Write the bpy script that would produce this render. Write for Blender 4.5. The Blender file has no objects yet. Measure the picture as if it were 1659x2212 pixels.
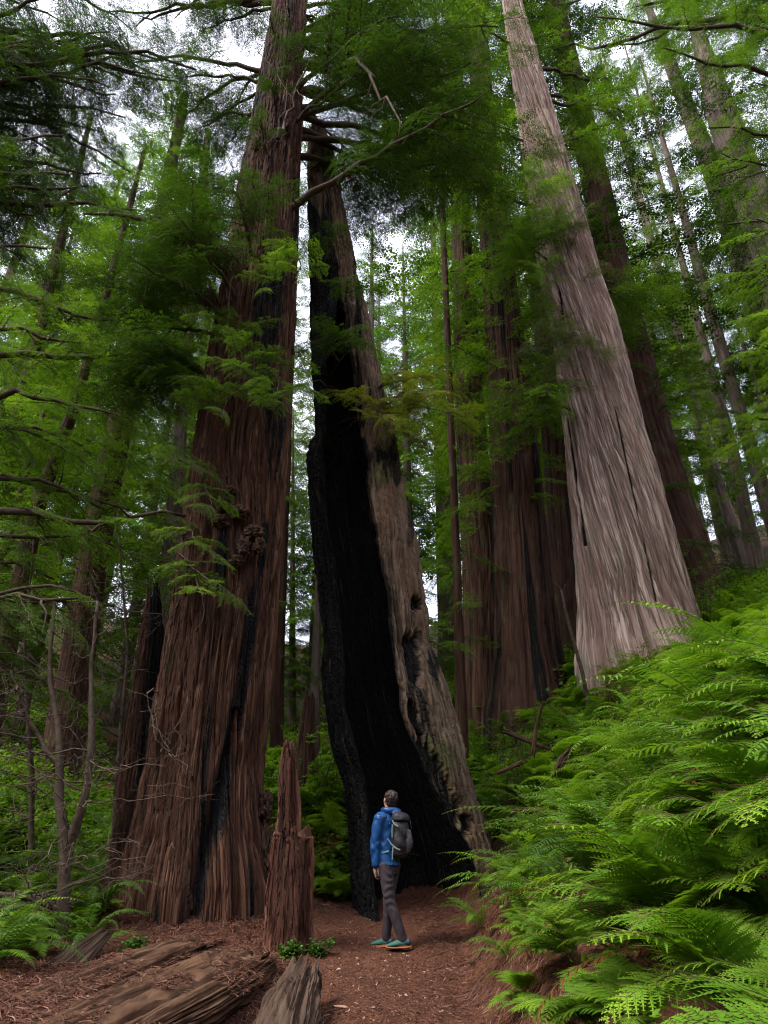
EXPOSURE = 1.15
SUN = 2.4
BG_LIST = [  # kind, picture column at the horizon, distance, scale
 (2,-60,22,1),(0,-160,27,1),(4,30,20,1),(1,60,34,1),(4,150,24,1.1),(0,130,38,1),(3,-20,48,1),(1,250,42,1),(4,260,28,1),(2,330,30,1),(3,200,60,1),(0,380,36,1),
(1,440,46,1),(3,420,62,1),(2,520,38,1),(3,600,56,1),(1,700,48,1),(4,690,33,.9),(2,745,42,.9),(0,800,33,1),(3,820,60,1),
 (2,880,26,1),(1,960,36,1),(0,1040,30,1),(3,1050,55,1),(2,1120,27,1),(1,1180,40,1),(0,1260,34,1),(4,1230,25,1),(3,1300,58,1),(2,1340,30,1),
 (0,1420,32,1),(1,1500,52,1),(2,1570,40,1),(3,1600,66,1),(0,1760,38,1),(4,1720,26,1),(1,1860,46,1)]
import bpy, math, random
import numpy as np
from mathutils import Vector, Matrix
R = np.random.default_rng(7)
random.seed(7)
COL = bpy.context.scene.collection
scene = bpy.context.scene
# ---------------------------------------------------------------- camera model
TILT = math.radians(27.5); F = 1475.0; CAM = np.array([0.0, 0.0, 1.5])
CT, ST = math.cos(TILT), math.sin(TILT)
def P(px, py, Y):
    """world point seen at (px,py) of the 1659x2212 photograph at depth y=Y"""
    v = 1106 - py
    yc = F*CT - v*ST; zc = F*ST + v*CT; xc = px - 829.5
    return np.array([xc/yc*Y, Y, 1.5 + zc/yc*Y])
def proj(p):
    x = p[..., 0]; y = p[..., 1]; z = p[..., 2]-1.5
    d = y*CT + z*ST
    d = np.where(np.abs(d) < 1e-4, 1e-4, d)
    return 829.5 + F*x/d, 1106 - F*(-y*ST + z*CT)/d
cam_d = bpy.data.cameras.new('camera'); cam = bpy.data.objects.new('camera', cam_d); COL.objects.link(cam)
cam.location = CAM; cam.rotation_euler = (math.pi/2 + TILT, 0, 0)
cam_d.sensor_fit = 'VERTICAL'; cam_d.sensor_height = 36; cam_d.lens = 24.0*(F/1474.7); cam_d.clip_end = 2000; cam_d.clip_start = 0.05
scene.camera = cam
# ---------------------------------------------------------------- noise
def _h(ix, iy, iz, seed):
    n = (ix.astype(np.int64)*374761393 + iy.astype(np.int64)*668265263 + iz.astype(np.int64)*2147483647 + seed*1274126177) & 0x7fffffff
    n = (n ^ (n >> 13))*1274126177 & 0x7fffffff
    n = (n ^ (n >> 16))*374761393 & 0x7fffffff
    return ((n ^ (n >> 11)) & 0xffff)/65535.0
def vn(x, y, z, seed=0):
    x, y, z = np.broadcast_arrays(np.asarray(x, float), np.asarray(y, float), np.asarray(z, float))
    x0 = np.floor(x); y0 = np.floor(y); z0 = np.floor(z)
    fx = x-x0; fy = y-y0; fz = z-z0
    fx = fx*fx*(3-2*fx); fy = fy*fy*(3-2*fy); fz = fz*fz*(3-2*fz)
    def g(a, b, c): return _h(x0+a, y0+b, z0+c, seed)
    c00 = g(0,0,0)*(1-fx)+g(1,0,0)*fx; c10 = g(0,1,0)*(1-fx)+g(1,1,0)*fx
    c01 = g(0,0,1)*(1-fx)+g(1,0,1)*fx; c11 = g(0,1,1)*(1-fx)+g(1,1,1)*fx
    c0 = c00*(1-fy)+c10*fy; c1 = c01*(1-fy)+c11*fy
    return (c0*(1-fz)+c1*fz)*2-1
def fbm(x, y, z, oct=4, seed=0):
    s = 0; a = 1; t = 0; f = 1
    for i in range(oct):
        s = s + a*vn(x*f, y*f, z*f, seed+i*17); t += a; a *= .5; f *= 2.03
    return s/t
def sstep(a, b, x):
    t = np.clip((x-a)/(b-a), 0, 1); return t*t*(3-2*t)
# ---------------------------------------------------------------- terrain
_py = np.array([-60,-20,-6,0,4,6,8,9.7,11,13,16,20,25,30,40,60,100,200]); _pz = np.array([30,12,0.3,-.1,.3,.44,.5,.56,.85,1.2,1.8,2.9,4.3,6.0,10,18,30,55.])  # steep rise behind the camera is added to block sky light from there
def pathz(y):
    s = 0
    for k in (-.8,-.4,0,.4,.8): s = s + np.interp(y+k, _py, _pz)
    return s/5
def path_c(y):   # centre line of the trail
    return np.interp(y, [-5,0,5,8,9.5,11,12,13,14,17,22,30], [.05,.0,-.12,-.16,-.25,-.80,-1.35,-2.2,-3.1,-5.2,-8,-12])
def path_w(y):
    return np.interp(y, [-5,5,8,9.5,11,12.5,15,20,30], [.6,.62,.72,.85,.62,.42,.36,.4,.4])
def ground_z(x, y, fine=True):
    x = np.asarray(x, float); y = np.asarray(y, float)
    z = pathz(y)
    toe = np.interp(y, [0,5,8,10,12,15,20], [.55,.6,.75,1.0,1.0,.7,.2])
    d = np.maximum(x-toe, 0)
    slope = np.interp(y, [0,4,8,12,18,30], [.85,.85,.8,.85,.85,.7])
    z = z + slope*(d - .55*np.maximum(d-4.3, 0)) * sstep(0, .7, d+.25) 
    # left side: low hollow beside the log, then a gentle rise
    dl = np.maximum(-x-.9, 0)
    z = z + .10*dl*np.exp(-((y-12)/14)**2) + .13*np.maximum(-x-5, 0)
    z = z + .40*np.exp(-(((x+2.5)/1.5)**2 + ((y-10.4)/1.15)**2))           # litter mound round the left giant
    z = z - .30*np.exp(-(((x+1.05)/.42)**2 + ((y-6.9)/.75)**2))            # hollow under the log
    z = z + 1.25*sstep(12.0, 14.6, y)*sstep(-.4, .6, x-np.interp(y, [12, 13, 14, 17], [-1.1, -1.6, -2.4, -4.4]))*(1-sstep(.6, 2.2, x))*(1-sstep(17, 22, y))
    if fine:
        z = z + .22*fbm(x*.35, y*.35, 3.3, 3, 5)*sstep(.5, 3, np.abs(x-path_c(y))) + .05*fbm(x*1.7, y*1.7, 1.1, 3, 9) + .018*fbm(x*7, y*7, 2.1, 2, 19)
    return z
# ---------------------------------------------------------------- object helpers
def link(o, parent=None):
    COL.objects.link(o)
    if parent is not None: o.parent = parent
    return o
def tag(o, label=None, cat=None, group=None, kind=None):
    if label: o['label'] = label
    if cat: o['category'] = cat
    if group: o['group'] = group
    if kind: o['kind'] = kind
    return o
def empty(name, loc, label, cat, group=None, rz=0):
    o = bpy.data.objects.new(name, None); link(o); o.location = [float(v) for v in loc]; o.rotation_euler = (0, 0, rz)
    o.empty_display_size = .2
    return tag(o, label, cat, group)
def np_mesh(name, verts, faces, mats=(), matidx=None, attrs=None, uv=None, smooth=True):
    """faces: (n,k) int array, or list of such arrays (k=3 or 4)"""
    if not isinstance(faces, list): faces = [faces]
    faces = [f for f in faces if len(f)]
    me = bpy.data.meshes.new(name)
    verts = np.asarray(verts, np.float32).reshape(-1, 3)
    me.vertices.add(len(verts)); me.vertices.foreach_set('co', verts.ravel())
    loops = np.concatenate([f.ravel() for f in faces]).astype(np.int32)
    tot = np.concatenate([np.full(len(f), f.shape[1]) for f in faces]).astype(np.int32)
    start = np.concatenate([[0], np.cumsum(tot)[:-1]]).astype(np.int32)
    me.loops.add(len(loops)); me.loops.foreach_set('vertex_index', loops)
    me.polygons.add(len(tot)); me.polygons.foreach_set('loop_start', start); me.polygons.foreach_set('loop_total', tot)
    if matidx is not None: me.polygons.foreach_set('material_index', np.asarray(matidx, np.int32))
    me.polygons.foreach_set('use_smooth', np.full(len(tot), smooth))
    for m in mats: me.materials.append(m)
    if attrs:
        for k, v in attrs.items():
            a = me.attributes.new(k, 'FLOAT', 'POINT'); a.data.foreach_set('value', np.asarray(v, np.float32))
    if uv is not None:
        l = me.uv_layers.new(name='UVMap'); l.data.foreach_set('uv', np.asarray(uv, np.float32)[loops].ravel())
    me.update(calc_edges=True)
    return me
def obj(name, me, parent=None, loc=None):
    o = bpy.data.objects.new(name, me); link(o, parent)
    if loc is not None: o.location = [float(v) for v in loc]
    return o
def grid_faces(nu, nv, closed=True):
    i, j = np.meshgrid(np.arange(nv-1), np.arange(nu if closed else nu-1), indexing='ij')
    j2 = (j+1) % nu
    return np.stack([i*nu+j, i*nu+j2, (i+1)*nu+j2, (i+1)*nu+j], -1).reshape(-1, 4)
# ---------------------------------------------------------------- materials
class NT:
    def __init__(s, name):
        s.m = bpy.data.materials.new(name); s.m.use_nodes = True; s.t = s.m.node_tree; s.t.nodes.clear()
        s.out = s.n('ShaderNodeOutputMaterial')
    def n(s, t, **k):
        n = s.t.nodes.new(t)
        for a, b in k.items():
            if a.startswith('i_'):
                key = a[2:]; key = int(key) if key.isdigit() else key.replace('_', ' ')
                n.inputs[key].default_value = b
            else: setattr(n, a, b)
        return n
    def l(s, a, b): s.t.links.new(a, b)
    def attr(s, name): return s.n('ShaderNodeAttribute', attribute_name=name).outputs['Fac']
    def noise(s, vec, scale, detail=4, rough=.6, mapscale=None, dist=0):
        if mapscale is not None:
            mp = s.n('ShaderNodeMapping'); mp.inputs['Scale'].default_value = mapscale; s.l(vec, mp.inputs['Vector']); vec = mp.outputs[0]
        n = s.n('ShaderNodeTexNoise'); n.inputs['Scale'].default_value = scale; n.inputs['Detail'].default_value = detail; n.inputs['Roughness'].default_value = rough; n.inputs['Distortion'].default_value = dist
        s.l(vec, n.inputs['Vector']); return n.outputs['Fac']
    def ramp(s, fac, stops):
        r = s.n('ShaderNodeValToRGB'); e = r.color_ramp.elements
        while len(e) < len(stops): e.new(.5)
        for i, (p, c) in enumerate(stops):
            e[i].position = p; e[i].color = (*c, 1) if len(c) == 3 else c
        s.l(fac, r.inputs[0]); return r.outputs[0]
    def mix(s, fac, a, b, mode='MIX'):
        m = s.n('ShaderNodeMix', data_type='RGBA', blend_type=mode)
        for v, i in ((fac, 0), (a, 6), (b, 7)):
            if isinstance(v, (int, float)): m.inputs[i].default_value = v
            elif isinstance(v, tuple): m.inputs[i].default_value = (*v, 1)
            else: s.l(v, m.inputs[i])
        return m.outputs[2]
    def math(s, op, a, b=0.0):
        m = s.n('ShaderNodeMath', operation=op)
        for i, v in enumerate((a, b)):
            if isinstance(v, (int, float)): m.inputs[i].default_value = v
            else: s.l(v, m.inputs[i])
        return m.outputs[0]
    def bump(s, h, strength=.5, dist=.02, normal=None):
        b = s.n('ShaderNodeBump'); b.inputs['Strength'].default_value = strength; b.inputs['Distance'].default_value = dist
        s.l(h, b.inputs['Height'])
        if normal is not None: s.l(normal, b.inputs['Normal'])
        return b.outputs[0]
    def principled(s, color, rough=.8, spec=.2, normal=None, **k):
        p = s.n('ShaderNodeBsdfPrincipled')
        if isinstance(color, tuple): p.inputs['Base Color'].default_value = (*color, 1)
        else: s.l(color, p.inputs['Base Color'])
        if isinstance(rough, (int, float)): p.inputs['Roughness'].default_value = rough
        else: s.l(rough, p.inputs['Roughness'])
        p.inputs['Specular IOR Level'].default_value = spec
        if normal is not None: s.l(normal, p.inputs['Normal'])
        s.l(p.outputs[0], s.out.inputs[0]); return p
    @property
    def uv(s): return s.n('ShaderNodeTexCoord').outputs['UV']
    @property
    def objc(s): return s.n('ShaderNodeTexCoord').outputs['Object']

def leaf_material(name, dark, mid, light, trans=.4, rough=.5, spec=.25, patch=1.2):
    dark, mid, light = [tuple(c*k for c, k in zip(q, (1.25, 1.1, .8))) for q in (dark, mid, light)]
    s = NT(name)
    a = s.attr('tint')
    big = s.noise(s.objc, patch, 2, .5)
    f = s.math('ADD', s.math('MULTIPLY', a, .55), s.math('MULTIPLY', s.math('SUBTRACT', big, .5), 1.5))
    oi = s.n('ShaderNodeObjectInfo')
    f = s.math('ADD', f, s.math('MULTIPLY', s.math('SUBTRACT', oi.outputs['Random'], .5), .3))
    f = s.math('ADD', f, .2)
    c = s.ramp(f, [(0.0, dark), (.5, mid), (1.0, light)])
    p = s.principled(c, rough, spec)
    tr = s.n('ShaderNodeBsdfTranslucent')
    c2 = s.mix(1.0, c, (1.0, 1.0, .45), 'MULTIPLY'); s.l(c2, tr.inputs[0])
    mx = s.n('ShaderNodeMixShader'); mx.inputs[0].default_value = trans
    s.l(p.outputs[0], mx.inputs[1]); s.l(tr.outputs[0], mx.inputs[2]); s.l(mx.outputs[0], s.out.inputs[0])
    return s.m
def bark_material(name, base, ridge, furrow, charc=(.008,.008,.009), moss=None, moss_amt=0.0, fib=(14, .7), bumpd=.02, patchc=None):
    s = NT(name)
    uv = s.uv
    fine = s.noise(uv, 1.0, 6, .65, (fib[0]*2.2, fib[1]*1.6, 1), .3)
    coarse = s.noise(uv, 1.0, 4, .6, (fib[0]*.6, fib[1]*.45, 1), .5)
    blot = s.noise(uv, 1.0, 4, .6, (1.3, .45, 1), .4)
    col = s.mix(s.ramp(fine, [(.40, (0,0,0)), (.60, (1,1,1))]), base, ridge)
    col = s.mix(s.ramp(coarse, [(.42, (0,0,0)), (.62, (.75,.75,.75))]), col, furrow)
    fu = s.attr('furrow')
    col = s.mix(s.math('MULTIPLY', fu, .85), col, furrow)  # furrows tinted darker as well as redder: recess shade put into colour
    if patchc: col = s.mix(s.ramp(blot, [(.48, (0,0,0)), (.62, (.8,.8,.8))]), col, patchc)
    if moss:
        m = s.noise(uv, 1.0, 5, .65, (2.2, .8, 1), .2)
        m = s.ramp(s.math('ADD', m, s.math('MULTIPLY', s.attr('moss'), .35)), [(.62-moss_amt*.3, (0,0,0)), (.75-moss_amt*.25, (.85,.85,.85))])
        col = s.mix(m, col, moss)
    ch = s.attr('char')
    chn = s.math('ADD', ch, s.math('MULTIPLY', s.math('SUBTRACT', coarse, .5), .8))
    chn = s.math('ADD', chn, s.math('MULTIPLY', s.math('SUBTRACT', fine, .5), .45)); chm = s.ramp(chn, [(.36, (0,0,0)), (.62, (1,1,1))])
    chc = s.mix(s.ramp(fine, [(.55, (0,0,0)), (.75, (1,1,1))]), charc, tuple(3.2*v for v in charc))
    streak = s.noise(uv, 1.0, 4, .7, (26, .6, 1), .3)
    chc = s.mix(s.ramp(streak, [(.58, (0,0,0)), (.70, (1,1,1))]), chc, (.085,.055,.026))
    chc = s.mix(s.ramp(s.noise(uv, 1, 3, .5, (3, .5, 1)), [(.55, (0,0,0)), (.7, (.7,.7,.7))]), chc, (.014,.019,.017))
    vor = s.n('ShaderNodeTexVoronoi', feature='DISTANCE_TO_EDGE'); mp = s.n('ShaderNodeMapping'); mp.inputs['Scale'].default_value = (24, 9, 1); s.l(uv, mp.inputs[0]); s.l(mp.outputs[0], vor.inputs['Vector']); vor.inputs['Scale'].default_value = 1
    blk = s.math('MULTIPLY', s.math('MINIMUM', vor.outputs['Distance'], .22), s.math('MULTIPLY', chm, 1.5))
    col = s.mix(chm, col, chc)
    h = s.math('ADD', s.math('ADD', s.math('MULTIPLY', fine, .5), coarse), blk)
    b = s.bump(h, 1.0, bumpd)
    s.principled(col, .85, .15, b)
    return s.m
# ---------------------------------------------------------------- world, sun
SUN_EL, SUN_AZ = math.radians(53), math.radians(238)      # azimuth measured clockwise from +Y: ahead and to the left, behind the crowns
w = bpy.data.worlds.new('World'); scene.world = w; w.use_nodes = True
nt = w.node_tree; nt.nodes.clear()
o_ = nt.nodes.new('ShaderNodeOutputWorld'); sky = nt.nodes.new('ShaderNodeTexSky'); sky.sky_type = 'NISHITA'; sky.sun_disc = False
sky.sun_elevation = SUN_EL; sky.sun_rotation = SUN_AZ
b1 = nt.nodes.new('ShaderNodeBackground'); b1.inputs[1].default_value = .12; nt.links.new(sky.outputs[0], b1.inputs[0])
b2 = nt.nodes.new('ShaderNodeBackground'); b2.inputs[0].default_value = (.86, .87, 1.0, 1); b2.inputs[1].default_value = 1.3
tc = nt.nodes.new('ShaderNodeTexCoord'); nz = nt.nodes.new('ShaderNodeTexNoise'); nz.inputs['Scale'].default_value = 2.6; nz.inputs['Detail'].default_value = 5
rp = nt.nodes.new('ShaderNodeValToRGB'); rp.color_ramp.elements[0].position = .42; rp.color_ramp.elements[1].position = .58; rp.color_ramp.elements[0].color = (.45,.45,.45,1)
nt.links.new(tc.outputs['Generated'], nz.inputs['Vector']); nt.links.new(nz.outputs['Fac'], rp.inputs[0])
mx = nt.nodes.new('ShaderNodeMixShader'); nt.links.new(rp.outputs[0], mx.inputs[0]); nt.links.new(b1.outputs[0], mx.inputs[1]); nt.links.new(b2.outputs[0], mx.inputs[2]); nt.links.new(mx.outputs[0], o_.inputs[0])
sd = bpy.data.lights.new('sun', 'SUN'); sd.energy = SUN; sd.angle = math.radians(22); sd.color = (1, .96, .88)
so = bpy.data.objects.new('sun', sd); link(so)
sdir = Vector((math.sin(SUN_AZ)*math.cos(SUN_EL), math.cos(SUN_AZ)*math.cos(SUN_EL), math.sin(SUN_EL)))
so.rotation_euler = sdir.to_track_quat('Z', 'Y').to_euler(); so.location = sdir*60
scene.view_settings.view_transform = 'Standard'; scene.view_settings.look = 'None'; scene.view_settings.exposure = EXPOSURE; scene.view_settings.gamma = 1
scene.cycles.max_bounces = 5; scene.cycles.diffuse_bounces = 3; scene.cycles.glossy_bounces = 2; scene.cycles.transmission_bounces = 4; scene.cycles.transparent_max_bounces = 4
scene.cycles.use_denoising = True; scene.cycles.denoising_prefilter = 'FAST'; scene.cycles.pixel_filter_type = 'BLACKMAN_HARRIS'; scene.cycles.filter_width = 1.1; scene.cycles.use_adaptive_sampling = False; scene.cycles.sample_clamp_indirect = 5
# ---------------------------------------------------------------- ground
def soil_material(name, forest=True):
    s = NT(name); c = s.objc
    f = s.noise(c, 42, 6, .7); g = s.noise(c, 6, 5, .6); h = s.noise(c, 1.1, 4, .6)
    col = s.ramp(f, [(.3, (.036,.014,.008)), (.5, (.105,.040,.022)), (.72, (.21,.095,.056))])
    col = s.mix(s.ramp(g, [(.4, (0,0,0)), (.66, (.7,.7,.7))]), col, (.042,.018,.012))
    col = s.mix(s.ramp(h, [(.4, (0,0,0)), (.65, (.5,.5,.5))]), col, (.12,.05,.030))
    if forest:
        m = s.noise(c, .7, 5, .7)
        col = s.mix(s.ramp(s.math('ADD', m, s.math('MULTIPLY', s.attr('wild'), .3)), [(.72, (0,0,0)), (.84, (.8,.8,.8))]), col, (.02,.035,.010))
    chip = s.n('ShaderNodeTexVoronoi'); chip.inputs['Scale'].default_value = 38; s.l(c, chip.inputs['Vector'])
    col = s.mix(s.ramp(chip.outputs['Distance'], [(.0, (.55,.55,.55)), (.16, (0,0,0))]), col, (.26,.14,.085))
    b = s.bump(s.math('ADD', f, s.math('MULTIPLY', chip.outputs['Distance'], .5)), .9, .03)
    s.principled(col, .92, .12, b); return s.m
M_soil = soil_material('forest_soil'); M_path = soil_material('path_soil', False)
def nonuni(a, b, n, k):
    t = np.linspace(-1, 1, n); s = np.sinh(k*t)/np.sinh(k)
    return (a+b)/2 + s*(b-a)/2
gx = nonuni(-150, 150, 520, 6.4); gy = np.concatenate([np.linspace(-60, 0, 40)[:-1], np.linspace(0, 4, 50)[:-1], np.linspace(4, 16, 330)[:-1], np.linspace(16, 30, 110)[:-1], np.linspace(30, 200, 60)])
GX, GY = np.meshgrid(gx, gy); GZ = ground_z(GX, GY)
wild = sstep(.2, 1.6, np.abs(GX-path_c(GY))-path_w(GY))*sstep(-3.2, -4.2, GX-0*GY) + sstep(.6, 2, GX)*sstep(0.2, 1.6, np.abs(GX-path_c(GY))-path_w(GY)) + sstep(14, 17, GY)
me = np_mesh('ground', np.stack([GX, GY, GZ], -1), grid_faces(len(gx), len(gy), False), [M_soil], attrs={'wild': np.clip(wild, 0, 1).ravel()})
tag(obj('ground', me), kind='structure')
py_ = np.linspace(2, 19, 500); pu = np.linspace(-1, 1, 44)
PU, PY = np.meshgrid(pu, py_)
edge = 1 + .18*fbm(PY*1.3, np.sign(PU)*5, 0, 3, 77)
PX = path_c(PY) + PU*path_w(PY)*edge
PZ = ground_z(PX, PY) + .014 - .05*sstep(.8, 1, np.abs(PU))
me = np_mesh('path', np.stack([PX, PY, PZ], -1), grid_faces(44, 500, False), [M_path])
tag(obj('path', me), kind='structure')
# ---------------------------------------------------------------- trunks
def trunk_mesh(name, ctrl, Y, mats, nu=200, nv=400, amp=.04, plates=9, vfreq=.7, twist=0.0, flute=.06, flare=0.0, seed=1, root=-.6, lean=0.0, char=None, rough_top=0.0, mod=None, warp=.25, ztop=None, strips=0, strip_top=None):
    """ctrl: [(py, left px, right px)] silhouettes of the trunk standing at depth Y; bottom is carried on into the ground"""
    c = sorted([(P((l+r)/2, py, Y), abs(r-l)/2/(F*CT-(1106-py)*ST)*Y) for py, l, r in ctrl], key=lambda a: a[0][2])
    zs = np.array([a[0][2] for a in c]); xs = np.array([a[0][0] for a in c]); rs = np.array([a[1] for a in c])
    gz = float(ground_z(xs[0], Y, False))
    z0 = min(zs[0], gz) + root; z1 = zs[-1] if ztop is None else ztop
    z = np.linspace(z0, z1, nv)
    sl = (xs[1]-xs[0])/(zs[1]-zs[0]); rsl = (rs[1]-rs[0])/(zs[1]-zs[0])
    sx = (xs[-1]-xs[-2])/(zs[-1]-zs[-2]); sr = (rs[-1]-rs[-2])/(zs[-1]-zs[-2])
    cx = np.interp(z, zs, xs) + np.where(z < zs[0], (z-zs[0])*sl, 0) + np.where(z > zs[-1], (z-zs[-1])*sx, 0)
    rr = np.interp(z, zs, rs) + np.where(z < zs[0], (z-zs[0])*rsl, 0) + np.where(z > zs[-1], (z-zs[-1])*sr, 0)
    rr = np.maximum(rr, .03)
    k = max(3, nv//30); ker = np.hanning(2*k+1); ker /= ker.sum()
    cx = np.convolve(np.pad(cx, k, 'reflect', reflect_type='odd'), ker, 'valid'); rr = np.convolve(np.pad(rr, k, 'reflect', reflect_type='odd'), ker, 'valid')
    q_ = np.linspace(-1, 1, nu, endpoint=False); th = -np.pi/2+np.pi*(.5*q_+.5*q_**3)
    TH, Z = np.meshgrid(th, z); Rr = rr[:, None]*np.ones_like(TH)
    r0 = rs.max()
    thw = TH + twist*(Z-z0) + warp*fbm(np.cos(TH)*1.1, np.sin(TH)*1.1, Z*.25, 3, seed+3)
    K = r0*plates
    c_, s_ = np.cos(thw), np.sin(thw)
    n1 = vn(c_*K*.5, s_*K*.5, Z*vfreq, seed); n2 = vn(c_*K, s_*K, Z*vfreq*1.7, seed+1); n3 = vn(c_*K*2.3, s_*K*2.3, Z*vfreq*4, seed+2); n4 = vn(c_*K*4.5, s_*K*4.5, Z*vfreq*6, seed+5)
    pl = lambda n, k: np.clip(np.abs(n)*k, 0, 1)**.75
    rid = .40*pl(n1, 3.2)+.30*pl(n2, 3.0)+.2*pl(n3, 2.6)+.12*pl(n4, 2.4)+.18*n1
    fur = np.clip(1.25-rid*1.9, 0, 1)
    lob = flute*fbm(np.cos(TH+twist*Z)*1.3, np.sin(TH+twist*Z)*1.3, Z*.14, 3, seed+7)*2
    h = np.clip((Z-max(gz, zs[0]-.2))/1.6, 0, 1)
    fl = flare*(1-h)**2*(1+.8*fbm(np.cos(TH)*1.8, np.sin(TH)*1.8, Z*.2, 2, seed+8))
    Rr = Rr*(1+lob+fl) + amp*(rid-.75)
    X = cx[:, None] + Rr*np.cos(TH); Yy = Y + lean*(Z-z0) + Rr*np.sin(TH)
    V = np.stack([X, Yy, Z], -1)
    ch = np.zeros_like(TH); mo = np.zeros_like(TH)
    if mod is not None: V, ch, mo = mod(V, TH, Z, cx, rr, ch, mo)
    if rough_top: V[..., 2] -= rough_top*sstep(nv*.86, nv, np.arange(nv))[:, None]*(np.abs(vn(np.cos(TH)*3, np.sin(TH)*3, 0, seed+9))+.5*np.abs(vn(np.cos(TH)*8, np.sin(TH)*8, 0, seed+11)))
    xs_v = np.zeros((0, 3)); xs_f = np.zeros((0, 4), int); xs_uv = np.zeros((0, 2)); xs_ch = np.zeros(0)
    if strips:
        sg_ = np.random.default_rng(seed+77); SV = []; SU = []; SC = []; dz = z[1]-z[0]; RD = np.stack([np.cos(TH), np.sin(TH), 0*TH], -1); TG = np.stack([-np.sin(TH), np.cos(TH), 0*TH], -1)
        zmax = strip_top if strip_top else z1; imax = int(min(nv-2, (zmax-z0)/dz)); zi = max(1, int((max(gz, zs[0])-z0)/dz))
        for _ in range(strips):
            i0 = sg_.integers(zi, imax); ln = sg_.uniform(.12, .75)*sg_.uniform(.5, 1.3)*(2.0 if plates < 8 else 1); n_ = 7; ii = np.minimum(i0+np.linspace(0, ln/dz, n_), nv-1).astype(int)
            q0 = sg_.uniform(-.62, .62); t0 = -np.pi/2+np.pi*(.5*q0+.5*q0**3)-twist*(z[ii]-z[i0])
            # column index for each angle
            jj = np.clip(np.searchsorted(th, t0), 0, nu-1); p = V[ii, jj]; w_ = sg_.uniform(.006, .022); lf = sg_.uniform(.004, .03); u_ = np.linspace(0, 1, n_)
            side_ = sg_.uniform(0, 1) < .7; off_ = lf*((1-u_)**1.6 if side_ else u_**2*.8)+.006; p = p+RD[ii, jj]*off_[:, None]
            wv = TG[ii, jj]*(w_*np.clip(np.sin(np.pi*np.clip(u_, .06, .96))**.5, .15, 1))[:, None]; SV.append(np.stack([p-wv, p+wv], 1)); SU.append(np.stack([np.stack([sg_.uniform(0, 40)+0*u_, z[ii]], -1), np.stack([sg_.uniform(0, 40)+.03+0*u_, z[ii]], -1)], 1)); SC.append(np.stack([ch[ii, jj]]*2, 1))
        SV = np.array(SV); m_ = len(SV); b0_ = (np.arange(m_)*n_*2)[:, None]+np.arange(n_-1)[None]*2; xs_f = np.stack([b0_, b0_+1, b0_+3, b0_+2], -1).reshape(-1, 4); xs_v = SV.reshape(-1, 3); xs_uv = np.array(SU).reshape(-1, 2); xs_ch = np.array(SC).ravel()
    V = V.reshape(-1, 3)
    top = V[-nu:].mean(0); V = np.vstack([V, top[None], xs_v])
    f = np.vstack([grid_faces(nu, nv), xs_f+nu*nv+1]); cap = np.stack([(nv-1)*nu+np.arange(nu), (nv-1)*nu+(np.arange(nu)+1) % nu, np.full(nu, nu*nv)], -1)
    uv = np.stack([thw*r0, Z], -1).reshape(-1, 2); uv = np.vstack([uv, [[0, 0]], xs_uv])
    # centre the mesh on its own base
    base = np.array([cx[0], Y, max(gz, z0)])
    ex = np.zeros(len(xs_v)+1); at = {'furrow': np.append(fur.ravel(), ex), 'char': np.concatenate([ch.ravel(), [0], xs_ch]), 'moss': np.append(mo.ravel(), ex)}
    me = np_mesh(name, V-base, [f, cap], mats, attrs=at, uv=uv)
    zz, cc, r_ = z.copy(), cx.copy(), rr.copy()
    axis = lambda q: (float(np.interp(q, zz, cc)), Y + lean*(q-z0), q, float(np.interp(q, zz, r_)))
    return me, base, axis, (max(gz, z0), z1)

M_barkL = bark_material('red_brown_bark', (.078,.030,.017), (.165,.088,.056), (.024,.008,.004), moss=(.05,.05,.025), moss_amt=.15, fib=(20,.5), bumpd=.05)
M_barkC = bark_material('weathered_bark', (.085,.058,.040), (.22,.155,.105), (.035,.022,.015), charc=(.006,.006,.0062), moss=(.085,.085,.035), moss_amt=.22, fib=(12,.7), bumpd=.05, patchc=(.12,.068,.040))
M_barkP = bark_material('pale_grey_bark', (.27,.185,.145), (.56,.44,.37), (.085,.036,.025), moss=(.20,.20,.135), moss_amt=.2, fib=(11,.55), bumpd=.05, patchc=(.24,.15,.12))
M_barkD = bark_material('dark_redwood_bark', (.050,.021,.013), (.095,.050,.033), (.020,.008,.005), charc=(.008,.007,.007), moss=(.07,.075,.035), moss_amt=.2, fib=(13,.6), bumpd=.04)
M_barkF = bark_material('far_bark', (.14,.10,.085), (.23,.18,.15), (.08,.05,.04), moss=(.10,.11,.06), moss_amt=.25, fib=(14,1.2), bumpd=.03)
M_snag = bark_material('snag_wood', (.10,.036,.022), (.22,.10,.065), (.035,.012,.008), moss=(.20,.15,.10), moss_amt=.1, fib=(20,.8), bumpd=.04)

def band(a, b, x, soft=.1):  return sstep(a-soft, a, x)*(1-sstep(b, b+soft, x))
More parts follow.
